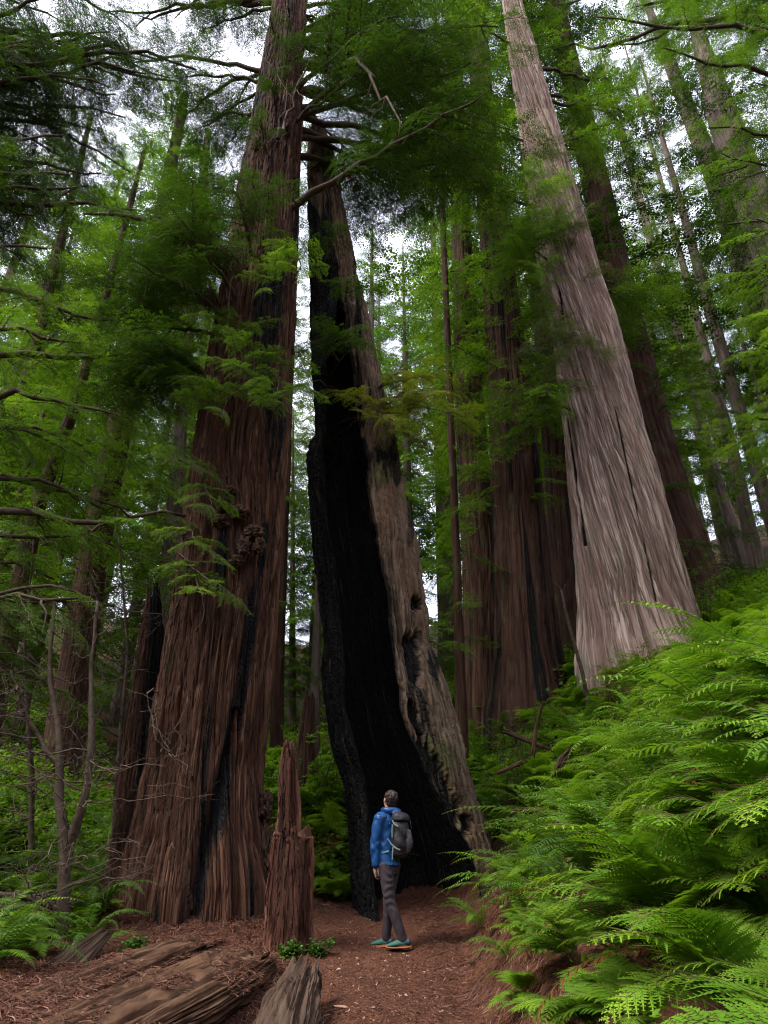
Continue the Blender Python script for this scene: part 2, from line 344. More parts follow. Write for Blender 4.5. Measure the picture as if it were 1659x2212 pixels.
# ---- left giant
def mod_left(V, TH, Z, cx, rr, ch, mo):
    px, py = proj(V)
    front = np.sin(TH) < .25
    # long burnt streaks (widening to a cleft at the foot)
    def streak(pts, wd):
        pts = sorted(pts); ys = [p[0] for p in pts]; xs = [p[1] for p in pts]; ws = [p[2] for p in pts]
        c = np.interp(py, ys, xs); w = np.interp(py, ys, ws)*wd
        return np.clip(1.1-np.abs(px-c)/np.maximum(w, 1), 0, 1)*((py > ys[0]-20) & (py < ys[-1]+20))*front
    s1 = streak([(1150, 575, 12), (1300, 545, 20), (1500, 520, 24), (1700, 480, 36), (1850, 440, 44), (1950, 415, 38), (2010, 410, 15)], 1)
    s2 = streak([(560, 600, 60), (700, 575, 55), (800, 560, 40), (900, 600, 40), (1000, 590, 18)], 1)
    s3 = streak([(1200, 490, 8), (1500, 452, 12), (1800, 432, 18)], 1)
    s4 = streak([(1090, 480, 16), (1200, 480, 26), (1260, 470, 10)], 1)
    ch = np.maximum.reduce([s1, s2, s3*.7, s4])
    ch = np.clip(ch*.85 + ch*1.1*fbm(np.cos(TH)*11, np.sin(TH)*11, Z*.9, 4, 301) + .25*(ch > 0)*0, 0, 1)
    ch = np.maximum(ch, front*np.clip(fbm(np.cos(TH)*5, np.sin(TH)*5, Z*.22, 4, 305)*2.2-.35+.25*sstep(450, 600, px), 0, .8))
    rad = np.stack([np.cos(TH), np.sin(TH), 0*TH], -1)
    cleft = streak([(1550, 510, 10), (1700, 475, 22), (1850, 436, 30), (1960, 418, 28), (2030, 408, 20)], 1)
    V = V - rad*(.16*cleft[..., None])
    g = streak([(300, 570, 8), (700, 520, 9), (1000, 480, 9), (1300, 425, 9), (1600, 380, 10), (2000, 300, 16)], 1.2)
    V = V - rad*(.07*g[..., None])
    return V, ch, mo
left_ctrl = [(2040,262,572),(1990,272,575),(1850,290,568),(1700,310,562),(1550,332,574),(1400,358,588),(1200,388,604),(1000,415,615),(800,450,627),(600,487,636),(400,520,644),(200,560,652),(0,592,662),(-400,640,690)]
me, base, axL, zr = trunk_mesh('trunk', left_ctrl, 10.5, [M_barkL], nu=900, nv=1100, amp=.14, plates=13, vfreq=.5, flute=.05, flare=.15, seed=11, mod=mod_left, twist=.03, strips=3800, strip_top=22)
LEFT = empty('giant_redwood', base, 'giant redwood with reddish furrowed bark, burls and burnt streaks, standing left of the trail', 'tree')
obj('trunk', me, LEFT); baseL = base
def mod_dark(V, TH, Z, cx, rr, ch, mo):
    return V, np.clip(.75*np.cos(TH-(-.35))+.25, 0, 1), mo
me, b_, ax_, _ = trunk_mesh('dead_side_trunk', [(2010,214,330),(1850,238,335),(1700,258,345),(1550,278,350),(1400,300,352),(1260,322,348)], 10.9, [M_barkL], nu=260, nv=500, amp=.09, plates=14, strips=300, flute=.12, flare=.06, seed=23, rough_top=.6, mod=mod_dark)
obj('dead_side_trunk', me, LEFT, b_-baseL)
# root buttresses at its foot
def burl(px, py, Y, r, seed, sq=(1, 1, 1)):
    u = np.linspace(0, 2*np.pi, 110, endpoint=False); v = np.linspace(.02, np.pi-.02, 70)
    U, V_ = np.meshgrid(u, v); D = np.stack([np.sin(V_)*np.cos(U), np.sin(V_)*np.sin(U), np.cos(V_)], -1)
    n = fbm(D[..., 0]*2.2+seed, D[..., 1]*2.2, D[..., 2]*2.2, 4, seed); n2 = np.abs(fbm(D[..., 0]*5+seed, D[..., 1]*5, D[..., 2]*5, 3, seed+3))
    W = D*(r*(1+.55*n-.55*n2+.12*fbm(D[..., 0]*13, D[..., 1]*13, D[..., 2]*9, 3, seed+9)))[..., None]*np.array(sq)
    me = np_mesh('burl', W.reshape(-1, 3), grid_faces(110, 70), [M_burl], attrs={'furrow': n2.ravel(), 'char': 0*n.ravel()+.25, 'moss': 0*n.ravel()}, uv=np.stack([U*.6*r, V_*r], -1).reshape(-1, 2))
    return obj('burl', me, LEFT, P(px, py, Y)-baseL)
M_burl = bark_material('burl_wood', (.045,.024,.015), (.10,.058,.036), (.020,.010,.006), moss=(.05,.05,.02), moss_amt=.25, fib=(16, 12), bumpd=.04)
burl(490,1092,9.62,.14,1,(1,.9,1)); burl(520,1108,9.58,.15,2,(1,.9,.9)); burl(478,1128,9.62,.12,3); burl(548,1150,9.6,.13,4,(1.1,.8,1)); burl(527,1185,9.6,.12,5,(.9,.9,1.7)); burl(512,1212,9.58,.10,6,(1.1,.9,1)); burl(560,1180,9.62,.11,7,(.9,.9,1.3)); burl(497,1062,9.66,.10,8)
burl(476,545,9.9,.15,9,(.9,.7,1.6)); burl(452,650,9.85,.18,10,(.8,.8,1.5)); burl(556,312,9.95,.16,12,(.7,.7,1.7)); burl(618,275,9.95,.14,13,(.8,.8,1.8))
burl(573,1740,10.3,.14,14,(.7,.8,1.5)); burl(578,1865,10.25,.22,15,(.6,.8,2.0)); burl(385,1945,9.55,.16,16,(1,.8,1.6))
# ---- centre hollow redwood (C-shaped shell that opens towards the trail)
def hollow_mesh(nu=800, nv=1100):
    #          py   outerL lipL  lipR outerR
    C = [(2010,770,830,1062,1100),(1965,773,815,1050,1082),(1880,764,805,1030,1066),(1820,765,800,1008,1048),(1750,757,795,975,1030),(1690,745,790,945,1015),(1620,722,770,915,1000),
         (1540,710,750,868,978),(1480,706,745,853,958),(1400,704,740,842,928),(1300,697,730,828,912),(1240,690,722,815,903),(1180,682,712,808,897),(1100,674,702,800,878),(1000,668,695,792,860),(975,674,694,788,856),(950,688,698,782,852),
         (880,684,700,775,832),(820,680,705,768,818),(760,677,708,765,805),(700,675,709,760,796),(600,672,707,745,768),(500,669,703,728,750),(400,667,698,715,730),(330,669,692,703,716),(262,672,684,690,696)]
    Y = 11.6
    cc = []; L1 = []; L2 = []
    for py, a, b, c, d in C:
        yc = F*CT-(1106-py)*ST; s = Y/yc
        rr_ = (d-a)/2*s; cc.append((P((a+d)/2, py, Y)[2], P((a+d)/2, py, Y)[0], rr_))
        L1.append(tuple(P(b, py, Y-.35*rr_)[[2, 0]])); L2.append(tuple(P(c, py, Y-.75*rr_)[[2, 0]]))
    cc.sort(); cc = np.array(cc); L1 = np.array(sorted(L1)); L2 = np.array(sorted(L2))
    z = np.linspace(cc[0, 0]-.5, cc[-1, 0], nv)
    def it(k):
        v = np.interp(z, cc[:, 0], cc[:, k]); return v
    cx, rr = it(1), it(2); xl = np.interp(z, L1[:, 0], L1[:, 1]); xr = np.interp(z, L2[:, 0], L2[:, 1])
    jag = .07*fbm(0, 0, z*1.1, 5, 31); jag2 = .16*fbm(0, 3, z*.9, 5, 35)
    ar = -np.arccos(np.clip((xr+jag2-cx)/rr, -.97, .97)); al = -np.arccos(np.clip((xl+jag-cx)/rr, -.985, .98))
    # opening closes above about py 800
    zclose = P(800, 700, Y)[2]; op = 1-sstep(P(0, 860, Y)[2], P(0, 640, Y)[2], z)
    mid = (ar+al)/2
    op = np.maximum(op, .02)
    ar = mid+(ar-mid)*op; al = mid+(al-mid)*op
    n1 = int(nu*.52); n2 = nu-n1
    u1 = np.linspace(0, 1, n1); u2 = np.linspace(0, 1, n2)
    span = (al+2*np.pi)-ar
    A1 = ar[:, None]+span[:, None]*u1[None]; A2 = (al+2*np.pi)[:, None]-span[:, None]*u2[None]
    Z1 = z[:, None]*np.ones((1, n1)); Z2 = z[:, None]*np.ones((1, n2))
    def bark(A, Z, seed, amp, plates):
        K = 1.0*plates; thw = A+.25*fbm(np.cos(A), np.sin(A), Z*.3, 3, seed)-.05*Z
        c_, s_ = np.cos(thw), np.sin(thw)
        pl = lambda n, k: np.clip(np.abs(n)*k, 0, 1)**.75
        r = .40*pl(vn(c_*K*.5, s_*K*.5, Z*.5, seed+1), 3)+.3*pl(vn(c_*K, s_*K, Z*1.0, seed+2), 2.6)+.2*pl(vn(c_*K*2.4, s_*K*2.4, Z*2.2, seed+4), 2.4)+.15*pl(vn(c_*K*5, s_*K*5, Z*6, seed+5), 2)+.25*fbm(c_*2.4, s_*2.4, Z*.9, 4, seed+9)
        return amp*1.25*(r-.7), np.clip(1.2-r*1.9, 0, 1), thw
    d1, f1, t1 = bark(A1, Z1, 41, .15, 11); d2, f2, t2 = bark(A2, Z2, 51, .09, 10)
    lob = 1+.05*fbm(np.cos(A1)*1.3, np.sin(A1)*1.3, Z1*.25, 3, 61)
    R1 = rr[:, None]*lob+d1
    thick = np.clip(.17*rr, .05, .2)[:, None]*(1+.4*fbm(np.cos(A2)*2, np.sin(A2)*2, Z2*.5, 3, 66))
    lipw = np.minimum(u2, 1-u2)/.05; lipw = np.clip(lipw, 0, 1)**.6
    R2 = rr[:, None]-thick*(.18+.82*lipw[None]) - d2
    ysq = 1.0
    x1 = cx[:, None]+R1*np.cos(A1); y1 = Y+R1*np.sin(A1)*ysq
    x2 = cx[:, None]+R2*np.cos(A2); y2 = Y+R2*np.sin(A2)*ysq
    V = np.stack([np.hstack([x1, x2]), np.hstack([y1, y2]), np.hstack([Z1, Z2])], -1)
    A = np.hstack([A1, A2]); px, py = proj(V)
    ch1 = np.clip(1.0*sstep(math.pi*.80, math.pi*.98, A1), 0, 1)*(1-.75*sstep(P(0, 560, Y)[2], P(0, 450, Y)[2], Z1))
    edge = 1-sstep(.0, .03, u1)[None]*np.ones_like(Z1)
    ch1 = np.maximum(ch1, .6*edge)
    p1x, p1y = px[:, :n1], py[:, :n1]
    front = np.sin(A1) < .3
    # burnt holes and scars on the bark side
    def blob(cxp, cyp, wx, wy, slope=0, seed=0):
        dx = (p1x-cxp-slope*(p1y-cyp))/wx; dy = (p1y-cyp)/wy
        return np.clip(1.35-np.sqrt(dx*dx+dy*dy)+.75*fbm(p1x*.07, p1y*.022, 0, 4, 91+seed), 0, 1)*front
    hole = np.maximum(blob(893,1420,24,58,.12), blob(901,1305,11,20,.2,1)); scar = blob(908,1530,28,110,.25,3)*.6
    low = blob(958,1700,26,110,.52,4); crack = blob(900,1560,12,50,.3,5)
    upper = np.where((p1y < 870), np.clip(1.15-(p1x-np.interp(p1y, [400,500,600,850], [640,700,722,768]))/16, 0, 1), 0)
    upper = np.where(p1y < 870, upper, 0)
    top = blob(835,985,36,34,0,6)*.7
    ch1 = np.maximum.reduce([ch1, hole*1.3, scar, low, crack, upper, top])
    dep = .15*sstep(.15, .6, hole)+.13*sstep(.2, .6, low)+.10*sstep(.2, .7, crack)+.03*scar
    V[:, :n1, 0] -= dep*np.cos(A1); V[:, :n1, 1] -= dep*np.sin(A1)
    ch1 = np.maximum(ch1, front*np.clip(fbm(p1x*.035, p1y*.007, 0, 4, 97)*1.9-.22, 0, .6))
    ch = np.hstack([np.clip(ch1, 0, 1), np.ones_like(Z2)])
    redlip = (u2 > .97)[None]*np.ones_like(Z2)*sstep(-.15, .25, vn(Z2*2.2, 5, 0, 71))
    ch[:, n1:] -= redlip*.85
    ch1 = np.maximum(ch1, front*np.clip(fbm(p1x*.03, p1y*.006, 0, 4, 97)*1.9-.25, 0, .62))
    mo = np.hstack([np.clip(blob(935,1640,40,40,0,7)+blob(830,1000,30,40,0,8), 0, 1), 0*Z2])
    fu = np.hstack([f1, f2]); uv = np.stack([np.hstack([t1, t2+9]), np.hstack([Z1, Z2])], -1).reshape(-1, 2)
    rough = sstep(nv*.93, nv, np.arange(nv))[:, None]
    V[..., 2] -= rough*.5*np.abs(vn(np.cos(A)*3, np.sin(A)*3, 0, 81))
    V = V.reshape(-1, 3); f = grid_faces(nu, nv)
    top_i = len(V); V = np.vstack([V, V[-nu:].mean(0)[None]])
    cap = np.stack([(nv-1)*nu+np.arange(nu), (nv-1)*nu+(np.arange(nu)+1) % nu, np.full(nu, top_i)], -1)
    uv = np.vstack([uv, [[0, 0]]])
    base = np.array([cx[0], Y, float(ground_z(cx[0], Y, False))])
    at = {'furrow': np.append(fu.ravel(), 0), 'char': np.append(ch.ravel(), 1), 'moss': np.append(mo.ravel(), 0)}
    return np_mesh('trunk_shell', V-base, [f, cap], [M_barkC], attrs=at, uv=uv), base
me, baseC = hollow_mesh()
CENTRE = empty('burnt_hollow_redwood', baseC, 'leaning dead redwood burnt hollow and open to the trail, black inside', 'tree')
obj('trunk_shell', me, CENTRE)
# ---- pale giant on the right
def mod_pale(V, TH, Z, cx, rr, ch, mo):
    px, py = proj(V); front = np.sin(TH) < .3
    st = lambda a, b, c, d, w: np.clip(1.1-np.abs(px-(a+(py-b)*(c-a)/(d-b)))/w, 0, 1)*((py > min(b, d)) & (py < max(b, d)))*front
    ch = np.maximum.reduce([st(1210,820,1262,1180,7), st(1205,600,1215,700,5), st(1330,880,1420,1300,5)*.9])*.8*np.clip(1+1.6*fbm(px*.02, py*.02, 0, 3, 109), 0, 1.1)
    rad = np.stack([np.cos(TH), np.sin(TH), 0*TH], -1)
    V = V-rad*(ch*.10)[..., None]
    return V, ch, mo
pale_ctrl = [(1430,1262,1518),(1370,1258,1500),(1250,1250,1468),(1050,1232,1420),(880,1216,1372),(720,1195,1335),(600,1172,1292),(450,1150,1250),(280,1124,1202),(150,1104,1165),(0,1088,1122),(-300,1050,1072)]
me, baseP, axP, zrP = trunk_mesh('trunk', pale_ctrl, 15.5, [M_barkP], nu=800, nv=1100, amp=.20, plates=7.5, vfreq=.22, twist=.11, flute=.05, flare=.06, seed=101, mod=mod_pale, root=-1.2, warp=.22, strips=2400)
PALE = empty('pale_redwood', baseP, 'tall leaning redwood with pale twisted bark, on the fern slope at the right', 'tree')
obj('trunk', me, PALE)
# ---- reddish snag beside the trail
def mod_snag(V, TH, Z, cx, rr, ch, mo):
    rad = np.stack([np.cos(TH), np.sin(TH), 0*TH], -1); sp = np.abs(vn(np.cos(TH)*5, np.sin(TH)*5, Z*.8, 141)); V = V+rad*(.05*(sp-.4)+.03*fbm(np.cos(TH)*2, np.sin(TH)*2, Z*2.2, 3, 143))[..., None]
    return V, np.clip(fbm(np.cos(TH)*3, np.sin(TH)*3, Z*.6, 3, 142)*1.5-.1, 0, .55), mo
me, b_, ax_, _ = trunk_mesh('trunk', [(2040,578,662),(1980,581,664),(1850,589,665),(1800,592,665),(1768,594,664)], 9.35, [M_snag], nu=420, nv=420, amp=.085, plates=22, vfreq=1.1, flute=.12, flare=.05, seed=131, root=-.3, rough_top=.42, strips=420, mod=mod_snag)
SNAG = empty('broken_snag', b_, 'slim reddish broken snag with a pointed tip, at the left edge of the trail', 'snag'); obj('trunk', me, SNAG)
me, b2_, ax_, _ = trunk_mesh('spire', [(1860,594,652),(1790,596,645),(1720,600,641),(1665,605,637),(1620,612,634),(1592,618,630)], 9.38, [M_snag], nu=260, nv=300, amp=.07, plates=26, vfreq=1.3, flute=.2, seed=151, root=.0, rough_top=.35, strips=160, mod=mod_snag)
obj('spire', me, SNAG, b2_-b_)
# ---------------------------------------------------------------- foliage toolbox
def nrm(v): return v/np.maximum(np.linalg.norm(v, axis=-1, keepdims=True), 1e-9)
def prisms(a, b, ra, rb, k=3):
    """segments a->b as k-sided tapered prisms -> (n*k,4,3) quads"""
    a = np.asarray(a, float).reshape(-1, 3); b = np.asarray(b, float).reshape(-1, 3); n = len(a)
    ra = np.broadcast_to(ra, n)[:, None]; rb = np.broadcast_to(rb, n)[:, None]
    d = nrm(b-a); up = np.where(np.abs(d[:, 2:3]) < .9, np.array([[0, 0, 1.]]), np.array([[1., 0, 0]]))
    u = nrm(np.cross(d, up)); v = np.cross(d, u)
    q = []
    for i in range(k):
        t0, t1 = 2*np.pi*i/k, 2*np.pi*(i+1)/k
        o0 = u*np.cos(t0)+v*np.sin(t0); o1 = u*np.cos(t1)+v*np.sin(t1)
        q.append(np.stack([a+o0*ra, a+o1*ra, b+o1*rb, b+o0*rb], 1))
    return np.concatenate(q)
def bough(L, W, leaf, sp2, sp3, droop, rng, spl=.55, lw=.34, hang=.0, wood=.012, ragged=.25, t3len=(.12, .3), k=3, curve=0.0, updir=0.0):
    """flat feathery redwood bough along +x, spreading in y. returns (leaf quads, tints, wood quads)"""
    nax = 14; t = np.linspace(0, 1, nax)
    ax = np.stack([t*L, curve*L*np.sin(t*2.2)+.02*L*rng.standard_normal(nax)*t, updir*t*L-droop*L*t**2+.012*L*rng.standard_normal(nax)], -1)
    def axis(u): return np.stack([np.interp(u, t, ax[:, i]) for i in range(3)], -1)
    wq = [prisms(ax[:-1], ax[1:], wood*(1-.8*t[:-1])*1.5, wood*(1-.8*t[1:])*1.5, k+1)]
    n2 = max(4, int(L/sp2)); u2 = np.clip((np.arange(n2)+rng.uniform(-.3, .3, n2))/n2, .02, .99); side = np.where(np.arange(n2) % 2 == 0, 1., -1.)
    prof = np.clip(np.sin(np.pi*np.clip(u2*.9+.12, 0, 1))**.7, .2, 1)*(1-u2*.25)
    l2 = W*prof*rng.uniform(1-ragged*2, 1.1, n2)
    a2 = np.radians(rng.uniform(45, 72, n2)); d2 = np.stack([np.cos(a2), side*np.sin(a2), rng.uniform(-.25, .12, n2)], -1); d2 = nrm(d2)
    p2 = axis(u2)
    m = 4; tt = np.linspace(0, 1, m+1)
    seg = p2[:, None]+d2[:, None]*(l2[:, None]*tt[None])[..., None]; seg[..., 2] -= (droop*.6+hang)*l2[:, None]*tt[None]**2
    wq.append(prisms(seg[:, :-1].reshape(-1, 3), seg[:, 1:].reshape(-1, 3), wood*.45, wood*.3, k))
    # tertiary twigs
    n3 = np.maximum(2, (l2/sp3).astype(int)*2); i2 = np.repeat(np.arange(n2), n3); j = np.arange(n3.sum())-np.repeat(np.cumsum(n3)-n3, n3)
    u3 = np.clip((j+rng.uniform(0, 1, len(j)))/n3[i2], .08, 1); s3 = np.where(j % 2 == 0, 1., -1.)
    def seg_at(i, u):
        f = u*m; k0 = np.minimum(f.astype(int), m-1); fr = (f-k0)[:, None]
        return seg[i, k0]*(1-fr)+seg[i, k0+1]*fr
    p3 = seg_at(i2, u3); base = d2[i2]; perp = np.stack([-base[:, 1], base[:, 0], 0*base[:, 0]], -1)
    a3 = np.radians(rng.uniform(35, 65, len(j)))[:, None]
    d3 = nrm(base*np.cos(a3)+perp*s3[:, None]*np.sin(a3)+np.stack([0*a3[:, 0], 0*a3[:, 0], rng.normal(-.12-hang, .22, len(j))], -1))
    l3 = rng.uniform(*t3len, len(j))*(1-.4*u3)
    e3 = p3+d3*l3[:, None]; e3[:, 2] -= hang*.5*l3
    wq.append(prisms(p3, e3, wood*.16, wood*.1, 3) if k >= 3 and leaf < .035 else np.zeros((0, 4, 3)))
    # leaflets
    nl = np.maximum(2, (l3/(leaf*spl)).astype(int)); i3 = np.repeat(np.arange(len(j)), nl); q = np.arange(nl.sum())-np.repeat(np.cumsum(nl)-nl, nl)
    ul = (q+.5)/nl[i3]; sl = np.where(q % 2 == 0, 1., -1.)[:, None]
    pl = p3[i3]+(e3-p3)[i3]*ul[:, None]
    dd = nrm((e3-p3)[i3]); nn = nrm(np.stack([rng.normal(0, .22, len(j))[i3], rng.normal(0, .22, len(j))[i3], np.ones(len(q))], -1))
    sd = nrm(np.cross(nn, dd)); al = np.radians(rng.uniform(35, 70, len(q)))[:, None]
    ld = nrm(dd*np.cos(al)+sd*sl*np.sin(al)+nn*rng.normal(0, .12, (len(q), 1))); ll = (leaf*rng.uniform(.6, 1.25, len(q))*(1-.35*ul))[:, None]
    lp = nrm(np.cross(nn, ld))*(ll*lw)
    Q = np.stack([pl, pl+ld*ll*.5+lp, pl+ld*ll, pl+ld*ll*.5-lp], 1)
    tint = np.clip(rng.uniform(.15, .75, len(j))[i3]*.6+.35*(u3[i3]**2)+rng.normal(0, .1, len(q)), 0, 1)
    return Q, tint, np.concatenate(wq)
def xform(Q, o, az=0., pitch=0., roll=0., s=1.):
    ca, sa, cp, sp, cr, sr = math.cos(az), math.sin(az), math.cos(pitch), math.sin(pitch), math.cos(roll), math.sin(roll)
    Rz = np.array([[ca, -sa, 0], [sa, ca, 0], [0, 0, 1]]); Ry = np.array([[cp, 0, -sp], [0, 1, 0], [sp, 0, cp]]); Rx = np.array([[1, 0, 0], [0, cr, -sr], [0, sr, cr]])
    M = Rz @ Ry @ Rx
    return (Q*s) @ M.T + np.asarray(o)
def quad_obj(name, Q, mats, parent=None, tint=None, midx=None, loc=None, smooth=False):
    me = quad_mesh(name, Q, mats, tint, midx, smooth); return obj(name, me, parent, loc)
def quad_mesh(name, Q, mats, tint=None, midx=None, smooth=False):
    n = len(Q); f = np.arange(n*4).reshape(n, 4)
    at = {'tint': np.repeat(tint if tint is not None else np.zeros(n), 4)}
    return np_mesh(name, Q.reshape(-1, 3), f, mats, midx, at, smooth=smooth)
class Acc:
    def __init__(s): s.q = []; s.t = []; s.w = []
    def add(s, tpl, *a, dt=0., **k):
        s.q.append(xform(tpl[0], *a, **k)); s.t.append(np.clip(tpl[1]+dt, 0, 1)); s.w.append(xform(tpl[2], *a, **k))
    def mesh(s, name, mats, off=(0, 0, 0)):
        q = np.concatenate(s.q); w = np.concatenate(s.w); Q = np.concatenate([q, w])-np.asarray(off)
        return quad_mesh(name, Q, mats, np.concatenate([np.concatenate(s.t), np.zeros(len(w))]), np.r_[np.zeros(len(q)), np.ones(len(w))])
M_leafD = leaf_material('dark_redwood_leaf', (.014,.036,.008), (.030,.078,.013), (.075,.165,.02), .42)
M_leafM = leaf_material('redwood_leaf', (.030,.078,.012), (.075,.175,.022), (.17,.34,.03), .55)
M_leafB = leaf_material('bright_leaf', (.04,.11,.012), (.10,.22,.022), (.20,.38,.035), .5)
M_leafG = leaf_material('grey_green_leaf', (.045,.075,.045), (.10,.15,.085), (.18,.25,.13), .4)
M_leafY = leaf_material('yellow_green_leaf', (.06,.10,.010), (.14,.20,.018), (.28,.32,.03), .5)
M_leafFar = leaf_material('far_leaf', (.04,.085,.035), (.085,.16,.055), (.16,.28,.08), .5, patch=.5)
M_fern = leaf_material('sword_fern_leaf', (.035,.10,.014), (.085,.21,.022), (.19,.36,.035), .35, .5, .22, 2.6)
M_fernB = leaf_material('bright_fern_leaf', (.05,.13,.016), (.105,.25,.024), (.21,.39,.04), .4, .55, .18, 2.6)
M_fernD = leaf_material('dark_fern_leaf', (.022,.065,.016), (.05,.13,.025), (.10,.23,.035), .35, .4, .35, 2.0)
def simple_mat(name, c1, c2, scale=20, rough=.85, spec=.15, bump=.4, mapscale=None):
    s = NT(name); n = s.noise(s.objc, scale, 5, .6, mapscale)
    s.principled(s.ramp(n, [(.3, c1), (.7, c2)]), rough, spec, s.bump(n, bump, .01)); return s.m
M_twig = simple_mat('twig_bark', (.035,.024,.016), (.095,.07,.05), 14)
M_twigR = simple_mat('dead_twig_bark', (.05,.032,.024), (.15,.11,.085), 10)
M_dead = leaf_material('dead_frond_leaf', (.05,.022,.010), (.13,.058,.022), (.24,.12,.05), .2)
M_stem = simple_mat('fern_stem', (.06,.055,.018), (.12,.10,.03), 12)
# templates at three sizes
TN = [bough(2.2, .8, .034, .10, .055, .14+.05*i, R, hang=.12*i, wood=.011, t3len=(.10, .24), spl=.42, lw=.36) for i in range(4)]     # near
TM = [bough(3.2, 1.15, .070, .155, .10, .16+.06*(i % 3), R, hang=.15*(i % 3), wood=.014, t3len=(.16, .42), spl=.45, lw=.33) for i in range(5)]   # middle distance
TF = [bough(4.0, 1.5, .15, .26, .16, .18+.06*(i % 3), R, hang=.2, wood=.02, t3len=(.3, .7), lw=.42, spl=.45) for i in range(5)]       # far
TV = [bough(4.6, 1.8, .27, .42, .28, .2, R, hang=.2, wood=.03, t3len=(.4, .9), lw=.42, spl=.45) for i in range(4)]       # very far
def crown(name, mats, axis, z0, z1, n, tpl, length, rng, off, tl=4.0, pitch=(-.35, .05), skip=None, dt=0., az_bias=None):
    """boughs up a trunk; length(t) gives bough length for t in 0..1 (bottom..top)"""
    A = Acc(); az = rng.uniform(0, 6.28)
    for i in range(n):
        t = (i+rng.uniform(0, 1))/n; z = z0+(z1-z0)*t
        az += 2.4+rng.uniform(-.5, .5)
        a = az if az_bias is None else az_bias+rng.uniform(-1.5, 1.5)
        if skip and skip(a, z): continue
        x, y, _, r = axis(z)
        s = length(t)*rng.uniform(.65, 1.2)/tl
        A.add(tpl[rng.integers(len(tpl))], (x+r*.6*math.cos(a), y+r*.6*math.sin(a), z), a, rng.uniform(*pitch), rng.uniform(-.4, .4), s, dt=dt+rng.uniform(-.15, .15))
    return A.mesh(name, mats, off)
def copy_tree(o, parent=None):
    c = o.copy(); COL.objects.link(c); c.parent = parent
    for ch in list(o.children): copy_tree(ch, c)
    return c
# ---------------------------------------------------------------- trees of the middle distance, each placed where its trunk stands
def auto_top(ctrl, Y):
    c = sorted(ctrl, reverse=True); (pa, la, ra), (pb, lb, rb) = c[-2], c[-1]
    za, zb = P(0, pa, Y)[2], P(0, pb, Y)[2]; wa, wb = [(r-l)/2/(F*CT-(1106-p)*ST)*Y for p, l, r in c[-2:]]
    k = max((wa-wb)/(zb-za), .004)
    return float(min(zb+max(wb-.05, .01)/k, max(48, Y*2.6)))
def stand_tree(name, ctrl, Y, bark, leaf, label, group=None, seed=1, plates=8, amp=.05, twist=.0, crownspec=(), lean=0., char=0., flute=.06, nu=160, nv=380, cat='tree', ztop=None, moss=0.):
    def md(V, TH, Z, cx, rr, ch, mo):
        if char: ch = np.clip(.12+char*fbm(np.cos(TH)*3+seed, np.sin(TH)*3, Z*.16, 4, seed+40)*1.7, 0, .8)
        return V, ch, mo+moss
    me, base, ax, zr = trunk_mesh('trunk', ctrl, Y, [bark], nu=nu, nv=nv, amp=amp, plates=plates, twist=twist, flute=flute, flare=.12, seed=seed, lean=lean, mod=md, ztop=auto_top(ctrl, Y) if ztop is None else ztop, root=-1.0)
    root = empty(name, base, label, cat, group); obj('trunk', me, root)
    rng = np.random.default_rng(seed)
    zt = max(q[1] for q in crownspec) if crownspec else 0
    for k, sp in enumerate(crownspec):
        z0, z1, n, tpl, ln, tl = sp[:6]; kw = sp[6] if len(sp) > 6 else {}
        if z1 == zt and zr[1] > z1: n = int(n*min(2.2, (zr[1]-z0)/(z1-z0))*.85); z1 = zr[1]*.99
        m = crown('crown', [kw.pop('leaf', leaf), M_twig], ax, z0, z1, n, tpl, ln, rng, base, tl, **kw)
        obj('crown' if k == 0 else 'lower_boughs', m, root)
    return root, ax
full = lambda l0, l1: (lambda t: l0*(1-t)+l1*t)
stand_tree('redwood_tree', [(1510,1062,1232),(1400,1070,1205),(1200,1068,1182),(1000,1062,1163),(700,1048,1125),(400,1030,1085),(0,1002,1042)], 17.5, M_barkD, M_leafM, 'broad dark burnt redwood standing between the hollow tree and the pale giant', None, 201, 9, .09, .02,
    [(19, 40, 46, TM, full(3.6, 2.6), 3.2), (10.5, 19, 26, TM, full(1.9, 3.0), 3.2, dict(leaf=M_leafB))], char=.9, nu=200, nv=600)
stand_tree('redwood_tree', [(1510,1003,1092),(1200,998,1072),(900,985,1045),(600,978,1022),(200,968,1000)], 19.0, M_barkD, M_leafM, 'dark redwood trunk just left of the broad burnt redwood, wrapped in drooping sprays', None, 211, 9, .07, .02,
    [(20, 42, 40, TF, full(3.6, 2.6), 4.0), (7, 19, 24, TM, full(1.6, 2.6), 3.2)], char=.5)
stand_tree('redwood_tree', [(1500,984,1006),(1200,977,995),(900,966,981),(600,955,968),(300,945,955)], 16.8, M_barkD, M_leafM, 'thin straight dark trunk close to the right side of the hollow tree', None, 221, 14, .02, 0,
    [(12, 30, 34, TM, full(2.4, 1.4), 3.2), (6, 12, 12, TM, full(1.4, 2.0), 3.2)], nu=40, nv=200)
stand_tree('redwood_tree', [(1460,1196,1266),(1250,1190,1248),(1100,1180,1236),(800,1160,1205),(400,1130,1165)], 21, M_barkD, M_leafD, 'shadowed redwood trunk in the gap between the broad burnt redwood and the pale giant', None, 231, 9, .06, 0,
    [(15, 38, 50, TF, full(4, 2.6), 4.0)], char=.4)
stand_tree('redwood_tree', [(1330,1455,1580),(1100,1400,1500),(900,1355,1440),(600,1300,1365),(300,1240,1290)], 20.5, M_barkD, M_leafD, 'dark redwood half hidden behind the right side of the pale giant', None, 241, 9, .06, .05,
    [(8.5, 22, 54, TM, full(2.2, 3.2), 3.2), (22, 40, 40, TF, full(4.0, 2.6), 4.0)], char=.3)
